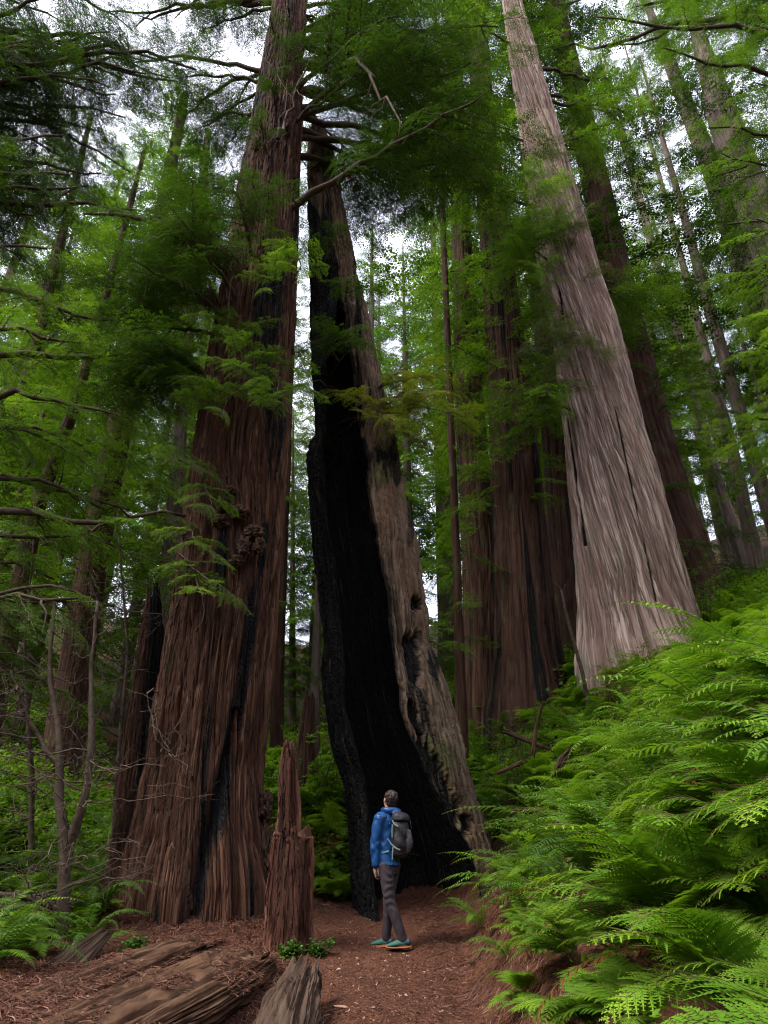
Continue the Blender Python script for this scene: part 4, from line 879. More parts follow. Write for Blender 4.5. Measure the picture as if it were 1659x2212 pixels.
for x, y, kd, s, nf, b, lb in NF: near_fern(x, y, kd, s, lb, nf, fg, bias=b)
used = [(a[0], a[1]) for a in NF]
def okR(x, y):
    toe = np.interp(y, [0,5,8,10,12,15,20], [.95,1.05,1.3,1.65,1.9,1.3,.6]); return x > toe and vis(x, y) and off_trunks(x, y) and all((x-a)**2+(y-b)**2 > .1 for a, b in used) and not (1.3 < x < 2.3 and 8.9 < y < 11.2 and fg.random() < .8)
pts = scatter(.7, 5.2, 2.7, 9.5, lambda x, y: .30+.035*y, okR, fg)
nearlist = sorted(pts, key=lambda p: p[1])
for i, (x, y) in enumerate(nearlist):
    kd = 'lady' if (y < 5.2 and fg.random() < .72) or fg.random() < .3 else ('sword' if fg.random() < .7 else 'swordD')
    s = fg.uniform(.65, 1.0)*(1.0 if kd != 'lady' else .9)*(1 if x > 1.5 else .75)
    G = ('lady ferns packed between the foreground ferns of the right bank' if kd == 'lady' else 'sword ferns packed between the foreground ferns of the right bank')
    near_fern(x, y, kd, s, ('lady fern' if kd == 'lady' else 'sword fern')+' in the dense fern cover of the right bank below its middle', 9, fg, group=G, bias=3.0)
pts = scatter(1.2, 11, 9.0, 21, lambda x, y: .34+.022*y, okR, fg, 9000)
pts = sorted(pts, key=lambda p: p[1])[:160]
for x, y in pts:
    kd = ['sword', 'ladyY', 'ladyY', 'sword', 'ladyY'][fg.integers(5)]
    far_fern(x, y, kd, fg.uniform(.75, 1.15)*(1.25 if x < 4.2 else 1), 'fern in the green cover high on the slope before the pale redwood', 'ferns high on the right slope', fg)
okL = lambda x, y: vis(x, y) and off_trunks(x, y) and x < -3.5-0*(y)
pts = scatter(-10, -3.3, 7.2, 16, lambda x, y: .50, okL, fg, 5000)
for x, y in sorted(pts, key=lambda p: p[1])[:95]:
    far_fern(x, y, ['sword', 'ladyY', 'swordD', 'lady'][fg.integers(4)], fg.uniform(.7, 1.1), 'fern in the shaded hollow left of the left giant', 'ferns in the left hollow', fg)
okG = lambda x, y: vis(x, y) and off_trunks(x, y) and abs(x-path_c(y)) > path_w(y)+.2 and x < .3 and not x < -2.9
pts = scatter(-3, .4, 11.6, 19, lambda x, y: .34, okG, fg, 4000)
for x, y in sorted(pts, key=lambda p: p[1])[:85]:
    far_fern(x, y, 'ladyY' if fg.random() < .75 else 'sword', fg.uniform(.85, 1.3), 'bright fern behind the trail, seen between the reddish snag and the hollow tree', 'bright ferns in the central gap', fg)
# ground cover that nobody could count: low leafy plants and far ferns
def cover(name, label, x0, x1, y0, y1, n, leafs, mat, ok, rng, size=(.04, .10), h=(.02, .25), cat='ground cover'):
    x = rng.uniform(x0, x1, n*3); y = rng.uniform(y0, y1, n*3); k = np.array([ok(a, b) for a, b in zip(x, y)]); x = x[k][:n]; y = y[k][:n]; m = len(x)
    z = ground_z(x, y); nl = leafs; i = np.repeat(np.arange(m), nl); q = len(i)
    hh = rng.uniform(*h, m)[i]*rng.uniform(.3, 1, q); p = np.stack([x[i]+rng.normal(0, .09, q), y[i]+rng.normal(0, .09, q), z[i]+hh], -1)
    d = nrm(np.stack([rng.normal(0, 1, q), rng.normal(0, 1, q), rng.normal(.2, .35, q)], -1)); nn = nrm(np.stack([rng.normal(0, .5, q), rng.normal(0, .5, q), np.ones(q)], -1))
    w = nrm(np.cross(nn, d)); s = rng.uniform(*size, q)[:, None]
    Q = np.stack([p, p+d*s*.45+w*s*.33, p+d*s, p+d*s*.45-w*s*.33], 1)
    o = quad_obj(name, Q, [mat], None, np.clip(rng.uniform(.1, .9, m)[i]+rng.normal(0, .1, q), 0, 1)); return tag(o, label, cat, kind='stuff')
cg = np.random.default_rng(33)
cover('ground_cover', 'low leafy plants filling the gaps between ferns on the slopes', 1.1, 10, 2.6, 22, 9000, 9, M_fernB, lambda x, y: okR(x, y), cg, (.03, .08), (.03, .3))
cover('leafy_undergrowth', 'green undergrowth carpeting the forest floor behind the giants', -16, 20, 12, 36, 13000, 12, M_leafB, lambda x, y: abs(x-path_c(y)) > .6 and off_trunks(x, y) and (y > 16 or x < .4), cg, (.06, .16), (.05, .7))
cover('bright_undergrowth', 'lighter plants among the ferns of the left hollow and the gap', -10, .5, 7.5, 18, 3500, 9, M_fernY, lambda x, y: (x < -3.6 or y > 12) and abs(x-path_c(y)) > .6 and off_trunks(x, y), cg, (.03, .08), (.03, .35))
# ---------------------------------------------------------------- shrubs
def shrub(name, base, label, H, spread, nst, leafn, size, mat, rng, whorl=False, lean=(0, 0), lw=.32, twigmat=None, cat='shrub'):
    root = empty(name, base, label, cat); ta = TubeAcc(); L = []; T = []
    for i in range(nst):
        a = rng.uniform(0, 6.28); e = np.array([math.cos(a)*spread*rng.uniform(.3, 1)+lean[0], math.sin(a)*spread*rng.uniform(.3, 1)+lean[1], H*rng.uniform(.6, 1.05)])
        st = wander((0, 0, -.05), e, 12, .02, .08, rng); ta.add(st, np.linspace(.012, .003, 12), 5)
        for k in range(9):
            p = st[rng.integers(4, 12)]; q = p+rng.normal(0, 1, 3)*[.22, .22, .14]*spread*1.4; ta.add(wander(p, q, 5, .02, .08, rng), np.linspace(.005, .002, 5), 4)
            tips = [q] if whorl else [p+(q-p)*u for u in rng.uniform(.2, 1, 5)]
            for c in tips:
                n = leafn; az = rng.uniform(0, 6.28)+np.arange(n)*6.28/n if whorl else rng.uniform(0, 6.28, n)
                d = nrm(np.stack([np.cos(az), np.sin(az), rng.normal(.25 if whorl else 0, .25, n)], -1)); nn = nrm(np.stack([rng.normal(0, .4, n), rng.normal(0, .4, n), np.ones(n)], -1)); w = nrm(np.cross(nn, d)); s = size*rng.uniform(.6, 1.15, (n, 1))
                c0 = c+(0 if whorl else rng.normal(0, .02, (n, 3)))
                a0 = c0+d*s*.12; m1 = c0+d*s*.55; e1 = c0+d*s; up = np.array([0, 0, 1.])*s*.08
                L += [np.stack([a0, m1+w*s*lw*.5+up, m1-up*.2, m1-w*s*lw*.5+up], 1), np.stack([m1-up*.2, m1+w*s*lw*.5+up, e1, m1-w*s*lw*.5+up], 1)]; T += [rng.uniform(.2, .9, n)]*2
    obj('stem', ta.mesh('stem', [twigmat or M_twig]), root); quad_obj('leaves', np.concatenate(L), [mat], root, np.concatenate(T)); return root
sg = np.random.default_rng(44)
def on(x, y): return (x, y, float(ground_z(x, y)))
M_rho = leaf_material('rhododendron_leaf', (.07,.17,.014), (.15,.34,.025), (.28,.50,.045), .4, .35, .4)
c = P(705,1700,13.4); shrub('rhododendron', on(c[0], 13.4), 'bright rhododendron with whorled oblong leaves behind the burnt edge of the hollow tree', 1.9, .42, 8, 8, .14, M_rho, sg, True)
shrub('rhododendron', on(c[0]+.45, 13.8), 'second rhododendron tucked against the left side of the hollow tree', 1.9, .5, 7, 8, .14, M_rho, sg, True)
c = P(632,1510,12.2); shrub('maple_sapling', on(c[0], 12.4), 'tiny sapling with a flat bright crown above the pointed snag', 3.0, .35, 5, 5, .06, M_leafB, sg, lw=.7)
for x, y, lb, H, m in [(2.15,12.4,'huckleberry bush leaning on the right side of the hollow tree',1.5,M_leafB),(2.6,13.5,'leggy huckleberry bush between the hollow tree and the broad burnt redwood',1.7,M_leafM),(4.15,12.6,'huckleberry bush with yellowing leaves below the pale giant',.9,M_leafY),(4.9,12.9,'small huckleberry bush at the left foot of the pale giant',.7,M_leafY),(7.3,15.2,'leafy bush at the right foot of the pale giant',1.6,M_leafB),(8.2,16.8,'tall bright bush behind the fern crest at the right edge',2.2,M_leafM),(6.9,17.6,'dark bush behind the pale giant on the right',2.4,M_leafM)]:
    shrub('huckleberry_bush', on(x, y), lb, H, .45*max(1, H/1.2), 9, 4, .045, m, sg, lw=.55)
for x, y, lb in [(-1.02,8.95,'little ground plant with round leaves at the right foot of the pointed snag'),(-.72,9.25,'little ground plant on the trail edge right of the pointed snag'),(-2.65,8.35,'dark leafy weed between the slab and the left giant')]:
    shrub('weed', on(x, y), lb, .14, .14, 5, 3, .05, M_fernD, sg, lw=.7, cat='plant')
# ---------------------------------------------------------------- dead twiggy tree at the left, with a bare forked trunk
tw = np.random.default_rng(55)
def twig_tree(base, label, forks, ntw, reach, mat):
    root = empty('bare_tree', base, label, 'tree'); b = np.array(base); ta = TubeAcc(); tips = []
    for pts, r0, r1 in forks:
        q = np.array(pts); u = np.linspace(0, len(q)-1, 26); q = np.stack([np.interp(u, np.arange(len(q)), q[:, i]) for i in range(3)], -1)
        ker = np.array([.25, .5, .25]); 
        for _ in range(3): q[1:-1] = .25*q[:-2]+.5*q[1:-1]+.25*q[2:]
        q += np.cumsum(tw.normal(0, .006, q.shape), 0); ta.add(q, np.linspace(r0, r1, 26), 9, 3, .25); tips.append((q, r0))
    obj('trunk', ta.mesh('trunk', [mat], b), root); tb = TubeAcc()
    for i in range(ntw):
        q, r = tips[tw.integers(len(tips))]; p = q[tw.integers(6, 26)]; a = tw.uniform(0, 6.28); l = reach*tw.uniform(.4, 1.2)
        e = p+np.array([math.cos(a), math.sin(a), tw.uniform(-.35, .5)])*l; s = wander(p, e, 10, tw.uniform(-.05, .08), .10, tw); tb.add(s, np.linspace(.010, .003, 10), 4)
        for k in range(6):
            p2 = s[tw.integers(2, 10)]; e2 = p2+tw.normal(0, .3, 3)*l*.45; s2 = wander(p2, e2, 6, 0, .12, tw); tb.add(s2, np.linspace(.004, .0015, 6), 3)
            for m in range(2): p3 = s2[tw.integers(1, 6)]; tb.add(wander(p3, p3+tw.normal(0, .13, 3), 4, 0, .1, tw), .0016, 3)
    obj('twigs', tb.mesh('twigs', [M_twigR], b), root); return root
c = P(128,2010,9.0)
twig_tree((c[0], 9.0, float(ground_z(c[0], 9.0))), 'small forked tree with bare crooked branches in front of the left hollow', [
  ([P(128,2060,9),P(132,1950,9),P(145,1830,9),P(118,1740,9),P(122,1600,9),P(100,1450,9.1),P(110,1300,9.3)],.085,.02),
  ([P(145,1850,9),P(185,1730,8.9),P(205,1600,8.9),P(200,1450,9),P(215,1300,9)],.06,.018),
  ([P(135,1990,9),P(105,1960,8.9),P(60,1938,8.8),P(-60,1925,8.6)],.045,.03),
  ([P(122,1650,9),P(60,1560,9),P(20,1450,9)],.035,.012)], 75, 1.5, M_twig)
c = P(60,1950,11.5)
twig_tree((c[0], 11.5, float(ground_z(c[0], 11.5))), 'thin bare tree with a tangle of dead grey twigs against the left background', [
  ([P(60,1950,11.5),P(70,1700,11.5),P(50,1400,11.5),P(80,1100,11.5)],.05,.015),([P(240,1900,12),P(250,1650,12),P(270,1400,12),P(250,1150,12)],.05,.015)], 80, 1.7, M_twigR)
# ---------------------------------------------------------------- fallen wood
M_wood = None
def wood_material(name, c1, c2, c3, charred=True):
    s = NT(name); uv = s.uv
    f = s.noise(uv, 1, 6, .65, (26, 1.2, 1), .4); g = s.noise(uv, 1, 4, .6, (7, .7, 1), .6); h = s.noise(uv, 1, 3, .5, (1.5, .8, 1), 0)
    col = s.mix(s.ramp(f, [(.32, (0,0,0)), (.68, (1,1,1))]), c1, c2)
    col = s.mix(s.ramp(g, [(.45, (0,0,0)), (.65, (.85,.85,.85))]), col, c3)
    col = s.mix(s.ramp(h, [(.45, (0,0,0)), (.7, (.6,.6,.6))]), col, (.05,.026,.016))
    ch = s.ramp(s.math('ADD', s.attr('char'), s.math('MULTIPLY', s.math('SUBTRACT', g, .5), .9)), [(.45, (0,0,0)), (.58, (1,1,1))])
    col = s.mix(ch, col, (.012,.010,.010))
    s.principled(col, .85, .15, s.bump(s.math('ADD', f, s.math('MULTIPLY', g, .8)), .9, .03)); return s.m
M_wood = wood_material('weathered_log_wood', (.075,.036,.020), (.17,.095,.055), (.04,.018,.010))
M_woodG = wood_material('grey_log_wood', (.060,.036,.024), (.13,.085,.058), (.03,.017,.011))
def log_mesh(name, axis_pts, widths, heights, mat, seed, nu=220, nv=320, roll=0., n_exp=2.6, amp=.03, char=None, ragged=(.12, .12)):
    a = np.asarray(axis_pts, float); u = np.linspace(0, 1, nv); k = np.linspace(0, 1, len(a))
    c = np.stack([np.interp(u, k, a[:, i]) for i in range(3)], -1); d = nrm(np.gradient(c, axis=0)); up = np.array([0, 0, 1.]); s = nrm(np.cross(d, up)); t = np.cross(s, d)
    cr, sr = math.cos(roll), math.sin(roll); s, t = s*cr+t*sr, t*cr-s*sr
    th = np.linspace(0, 2*np.pi, nu, endpoint=False); W = np.interp(u, np.linspace(0, 1, len(widths)), widths)[:, None]; H = np.interp(u, np.linspace(0, 1, len(heights)), heights)[:, None]
    ct, st = np.cos(th)[None], np.sin(th)[None]; e = 2/n_exp
    x = np.sign(ct)*np.abs(ct)**e*W/2; y = np.sign(st)*np.abs(st)**e*H/2
    L = np.linalg.norm(np.diff(c, axis=0), axis=1).sum(); l = (u*L)[:, None]+0*th[None]
    cx, cy = ct*3.0, st*3.0
    r = 1+.22*fbm(cx*.5, cy*.5, l*.5, 3, seed); pl = lambda n, k: np.clip(np.abs(n)*k, 0, 1)**.7; g = amp*(.9*pl(vn(cx*2.4, cy*2.4, l*.6, seed+1), 3)+.6*pl(vn(cx*6, cy*6, l*1.2, seed+2), 2.6)+.35*pl(vn(cx*13, cy*13, l*3, seed+3), 2.2)+.5*fbm(cx*.8, cy*.8, l*3, 3, seed+4)-1.2)
    x = x*r+g*ct; y = y*r+g*st
    V = c[:, None]+s[:, None]*x[..., None]+t[:, None]*y[..., None]
    e0 = np.clip(1-l/.25, 0, 1); e1 = np.clip(1-(L-l)/.25, 0, 1); j = vn(cx*1.6, cy*1.6, 0, seed+5)+.6*vn(cx*5, cy*5, 0, seed+6)
    V = V+d[:, None]*((e0*ragged[0]-e1*ragged[1])*j)[..., None]
    chv = np.zeros_like(l) if char is None else char(l/L, th[None]+0*l)
    V = V.reshape(-1, 3); n = len(V); b = c.mean(0).copy(); b[2] = V[:, 2].min()
    ends = np.stack([V[:nu].mean(0)+d[0]*.04, V[-nu:].mean(0)-d[-1]*.04]); V = np.vstack([V, ends]); i = np.arange(nu)
    f2 = np.concatenate([np.stack([(i+1) % nu, i, np.full(nu, n)], -1), np.stack([n-nu+i, n-nu+(i+1) % nu, np.full(nu, n+1)], -1)])
    uv = np.stack([th[None]*.3*np.ones_like(l), l], -1).reshape(-1, 2); uv = np.vstack([uv, [[0, 0], [0, 1]]])
    z = np.zeros(n+2)
    return np_mesh(name, V-b, [grid_faces(nu, nv), f2], [mat], attrs={'char': np.append(chv.ravel(), [0, 0]), 'furrow': z, 'moss': z}, uv=uv), b
def log(name, label, cat='log', **k):
    me, b = log_mesh(name, **k); o = obj(name, me, None, b); return tag(o, label, cat)
slabY = lambda px, py, Y, up=0.: P(px, py, Y)+[0, 0, up]
# charred band running along the top of the rear slab
log('fallen_slab', 'wide split redwood slab covered in litter, lying low in front of the left giant', axis_pts=[P(60,2320,5.3),P(290,2205,6.3),P(465,2122,7.5),P(545,2085,8.3)], widths=[.60,.68,.66,.56,.38], heights=[.18,.2,.22,.26,.22], mat=M_wood, seed=501, roll=-.35, n_exp=3.6, amp=.06, ragged=(.12,.35),
    char=lambda u, th: .8*np.clip(1-np.abs(((th-2.55+np.pi) % (2*np.pi))-np.pi)/.5, 0, 1)*(u > .3)*(u < .93))
log('fallen_slab', 'narrow yellowish slab behind the wide one, with a charred black edge', axis_pts=[P(-40,2260,6.0),P(180,2150,6.9),P(330,2085,8.0),P(430,2045,8.9)], widths=[.5,.56,.48,.30], heights=[.16,.18,.18,.14], mat=M_wood, seed=511, roll=-.25, n_exp=3, amp=.05, ragged=(.1,.3),
    char=lambda u, th: .9*np.clip(1-np.abs(((th-.35+np.pi) % (2*np.pi))-np.pi)/.9, 0, 1)*(u > .2)*(u < .97))
log('log_end', 'rotting log end pointing at the trail, lowest piece of wood beside the path', axis_pts=[P(585,2330,5.3),P(625,2190,6.2),P(655,2108,7.15)], widths=[.42,.36,.24], heights=[.34,.30,.20], mat=M_woodG, seed=521, roll=.1, amp=.06, ragged=(.1,.3))
log('wood_chunk', 'flat grey wedge of driftwood coloured wood behind the slabs', axis_pts=[P(120,2115,7.6),P(170,2070,7.9),P(222,2022,8.2)], widths=[.30,.26,.12], heights=[.08,.09,.05], mat=M_woodG, seed=531, roll=-.9, n_exp=3.5, amp=.015)
log('burnt_branch', 'black charred branch lying across the lower left corner', cat='branch', axis_pts=[P(-30,2215,6.2),P(40,2165,6.8),P(112,2138,7.3)], widths=[.09,.08,.05], heights=[.09,.08,.05], mat=M_wood, seed=541, amp=.012, char=lambda u, th: u*0+1.0)
def gp(px, py, Y, h=0.):   # a point of the picture column px at depth Y, resting h above the ground
    p = P(px, py, Y); p[2] = float(ground_z(p[0], Y))+h; return p
log('dead_stick', 'upright broken stick standing among the ferns below the pale giant', cat='stick', axis_pts=[P(1152,1625,11.4),P(1158,1575,11.4),P(1170,1528,11.3)], widths=[.06,.05,.03], heights=[.06,.05,.03], mat=M_wood, seed=551, amp=.008)
log('mossy_log', 'whitish fallen limb lying on the slope left of the upright stick', cat='branch', axis_pts=[P(1095,1582,11.9),P(1140,1600,11.7),P(1185,1618,11.5)], widths=[.07,.06,.04], heights=[.07,.06,.04], mat=M_woodG, seed=561, amp=.01)
log('bleached_root', 'short bleached root lump standing in the ferns right of the upright stick', cat='root', axis_pts=[P(1205,1665,10.6),P(1215,1640,10.6),P(1225,1628,10.6)], widths=[.10,.11,.05], heights=[.08,.09,.04], mat=M_woodG, seed=571, amp=.02)
log('broken_limb', 'short cut limb on the bare litter bank right of the hollow tree', cat='branch', axis_pts=[P(1118,1752,9.6),P(1165,1750,9.5)], widths=[.07,.07], heights=[.07,.07], mat=M_woodG, seed=581, amp=.008)
log('broken_limb', 'thin limb just below the short cut one on the litter bank', cat='branch', axis_pts=[P(1110,1768,9.4),P(1170,1762,9.2)], widths=[.03,.035], heights=[.03,.035], mat=M_woodG, seed=583, amp=.005)
log('broken_limb', 'orange brown limb poking out of the ferns above the litter bank', cat='branch', axis_pts=[P(1080,1668,10.6),P(1125,1648,10.5)], widths=[.04,.05], heights=[.04,.05], mat=M_wood, seed=587, amp=.006)
log('exposed_root', 'low exposed root crossing the right half of the trail', cat='root', axis_pts=[gp(1000,2060,8.9,.0),gp(1030,2062,8.6,.01),gp(1065,2050,8.9,.03)], widths=[.04,.06,.03], heights=[.03,.05,.03], mat=M_wood, seed=589, amp=.006)
# mossy thin leaning trunk left of the pale giant
ta = TubeAcc(); c0 = P(1262,1450,14.0); c0[2] = float(ground_z(c0[0], 14.0))-.1; q = wander(c0, P(1212,1275,13.8), 24, .02, .02, g); ta.add(q, np.linspace(.045, .028, 24), 8, 3, .3); ta.add(wander(q[-1], P(1194,1258,13.7), 6, .1, .05, g), np.linspace(.024, .01, 6), 5); ta.add(wander(q[-2], P(1222,1262,13.7), 6, .1, .05, g), np.linspace(.024, .01, 6), 5)
b_ = q[0]-[0, 0, .3]; ro = empty('dead_sapling', b_, 'thin leaning dead trunk with a forked broken top, left of the pale giant', 'tree'); obj('trunk', ta.mesh('trunk', [M_twig], b_), ro)
# ---------------------------------------------------------------- needle litter (nobody could count it)
lg = np.random.default_rng(66)
s = NT('litter'); a_ = s.attr('tint'); col = s.ramp(a_, [(0, (.035,.014,.009)), (.45, (.11,.045,.028)), (.8, (.21,.10,.065)), (1, (.36,.22,.15))]); s.principled(col, .8, .2); M_litter = s.m
def litter(name, label, n, xr, yr, ln, wd, lift, ok, tint=(0, 1), zf=None):
    x = lg.uniform(*xr, n*3); y = lg.uniform(*yr, n*3); k = ok(x, y); x = x[k][:n]; y = y[k][:n]; n = len(x)
    z = (ground_z(x, y) if zf is None else zf(x, y))+lg.uniform(*lift, n); z += .014*(np.abs(x-path_c(y)) < path_w(y))
    a = lg.uniform(0, 6.28, n); d = nrm(np.stack([np.cos(a), np.sin(a), lg.normal(0, .28, n)], -1)); l = lg.uniform(*ln, n)[:, None]; w_ = lg.uniform(*wd, n)[:, None]
    e = 1e-2; gxn = (ground_z(x+e, y)-ground_z(x-e, y))/(2*e); gyn = (ground_z(x, y+e)-ground_z(x, y-e))/(2*e)
    if zf is None: d[:, 2] += d[:, 0]*gxn+d[:, 1]*gyn
    p = np.stack([x, y, z], -1); nn = nrm(np.stack([lg.normal(0, .7, n), lg.normal(0, .7, n), np.ones(n)], -1)); w = nrm(np.cross(nn, d))*w_
    bend = nn*l*lg.uniform(-.12, .12, (n, 1)); m = p+bend+w*lg.uniform(-2, 2, (n, 1))
    Q = np.concatenate([np.stack([p-d*l/2-w*.3, m-w*.5, m+w*.5, p-d*l/2+w*.3], 1), np.stack([m-w*.5, p+d*l/2-w*.2, p+d*l/2+w*.2, m+w*.5], 1)])
    t = np.clip(lg.beta(2, 2.6, n)*(tint[1]-tint[0])+tint[0], 0, 1)
    return tag(quad_obj(name, Q, [M_litter], None, np.concatenate([t, t])), label, 'litter', kind='stuff')
inpath = lambda x, y: np.abs(x-path_c(y)) < path_w(y)*.95
def okm(x, y): return (~inpath(x, y)) & (((x < .2) & (x > -4.5)) | (x > .5))
litter('needle_litter', 'reddish redwood needles, bark shreds and twigs heaped round the left giant and logs', 42000, (-4.2, .3), (5, 10.2), (.03, .13), (.003, .009), (0, .035), lambda x, y: (~inpath(x, y)) & (x > -4.2+.0*y))
litter('bank_litter', 'brown litter on the bare bank to the right of the trail and the hollow tree', 22000, (.4, 3.2), (5, 12.5), (.02, .10), (.003, .008), (0, .03), lambda x, y: ~inpath(x, y))
litter('trail_litter', 'small chips and needles scattered on the trodden trail', 26000, (-1.9, 1.2), (4.8, 15), (.01, .05), (.002, .006), (0, .006), inpath, (0, 1))
litter('pale_chips', 'pale chips lying on the trail surface', 420, (-1.9, 1.2), (4.8, 14), (.02, .05), (.008, .02), (.0, .01), inpath, (.7, 1.3))
litter('back_litter', 'dead needles and shreds on the forest floor to the left', 16000, (-8, -3.5), (6, 12), (.03, .12), (.004, .010), (0, .04), lambda x, y: x < 0)
def slabtop(x, y): return None
# shreds resting on the slabs
from mathutils.bvhtree import BVHTree
bpy.context.view_layer.update()
def rest_on(o_list, n, name, label):
    Qs = []; T = []
    for o in o_list:
        me = o.data; vs = [o.matrix_world @ v.co for v in me.vertices]; bt = BVHTree.FromPolygons(vs, [tuple(p.vertices) for p in me.polygons])
        A_ = np.array(vs); lo, hi = A_.min(0), A_.max(0)
        for _ in range(n):
            x, y = lg.uniform(lo[0], hi[0]), lg.uniform(lo[1], hi[1]); h_ = bt.ray_cast(Vector((x, y, hi[2]+1)), Vector((0, 0, -1)))
            if h_[0] is None or abs(h_[1].z) < .6: continue
            if vn(x*2.2, y*2.2, 0, 3) < -.38: continue
            p = np.array(h_[0])+[0, 0, lg.uniform(.003, .02)]; a = lg.uniform(0, 6.28); d = nrm(np.array([math.cos(a), math.sin(a), lg.normal(0, .2)])); l = lg.uniform(.03, .13); w = nrm(np.cross([lg.normal(0, .5), lg.normal(0, .5), 1], d))*lg.uniform(.003, .008)
            m = p+np.array([0, 0, lg.uniform(-.004, .012)]); Qs += [[p-d*l/2-w*.3, m-w*.5, m+w*.5, p-d*l/2+w*.3], [m-w*.5, p+d*l/2-w*.2, p+d*l/2+w*.2, m+w*.5]]; t = lg.beta(2, 2.4); T += [t, t]
    return tag(quad_obj(name, np.array(Qs), [M_litter], None, np.array(T)), label, 'litter', kind='stuff')
rest_on([o for o in scene.objects if o.name.startswith('fallen_slab')], 15000, 'slab_litter', 'bark shreds and needles lying on top of the fallen slabs')
# curved bare sticks lying about
for k, (pts, r, lb) in enumerate([([gp(585,2150,7.3,.03),gp(600,2110,7.7,.05),gp(592,2070,8.3,.04)],.009,'curved bare twig on the litter between the wide slab and the log end'),([gp(520,2190,6.4,.05),gp(560,2140,7.0,.03),gp(590,2110,7.6,.02)],.008,'thin pale twig lying across the hollow beside the wide slab'),([gp(705,2110,7.8,.012),gp(760,2095,8.1,.012),gp(820,2100,8.0,.01)],.005,'thin twig lying on the trail left of the hiker'),([gp(1010,2140,7.2,.02),gp(1040,2110,7.6,.02)],.006,'little twig at the right edge of the trail')]):
    q = np.array(pts); u = np.linspace(0, len(q)-1, 16); q = np.stack([np.interp(u, np.arange(len(q)), q[:, i]) for i in range(3)], -1)+lg.normal(0, .006, (16, 3)); q[1:-1] = .25*q[:-2]+.5*q[1:-1]+.25*q[2:]
    V, f, c_ = tube(q, np.linspace(r, r*.4, 16), 6); b = q.mean(0); tag(obj('fallen_twig', np_mesh('fallen_twig', V-b, [f, c_], [M_twigR]), None, b), lb, 'twig')
for k, (x, y, lb) in enumerate([(735,2190,'curled tan leaf at the bottom of the trail'),(700,1938,'tan bark flake where the trail leaves between the trees'),(868,2002,'orange leaf on the trail just right of the hiker\'s legs'),(955,2030,'small pale leaf on the right side of the trail')]):
    p = gp(x, y, [6.9,11.9,10.3,9.4][k], .02); me = bpy.data.meshes.new('dead_leaf'); s_ = [.07,.09,.06,.04][k]
    uu, vv = np.meshgrid(np.linspace(-1, 1, 9), np.linspace(-1, 1, 7)); wd = .38*(1-uu**2)**.6
    V = np.stack([uu*s_, vv*wd*s_, .012*np.abs(vv)+.02*uu**2*s_*8*.1+.004*vn(uu*3, vv*3, k)], -1); me = np_mesh('dead_leaf', V.reshape(-1, 3), grid_faces(9, 7, False), [M_litter], attrs={'tint': np.full(63, .93)})
    o = obj('dead_leaf', me, None, p); o.rotation_euler = (.2, .1, k*1.3); tag(o, lb, 'leaf')
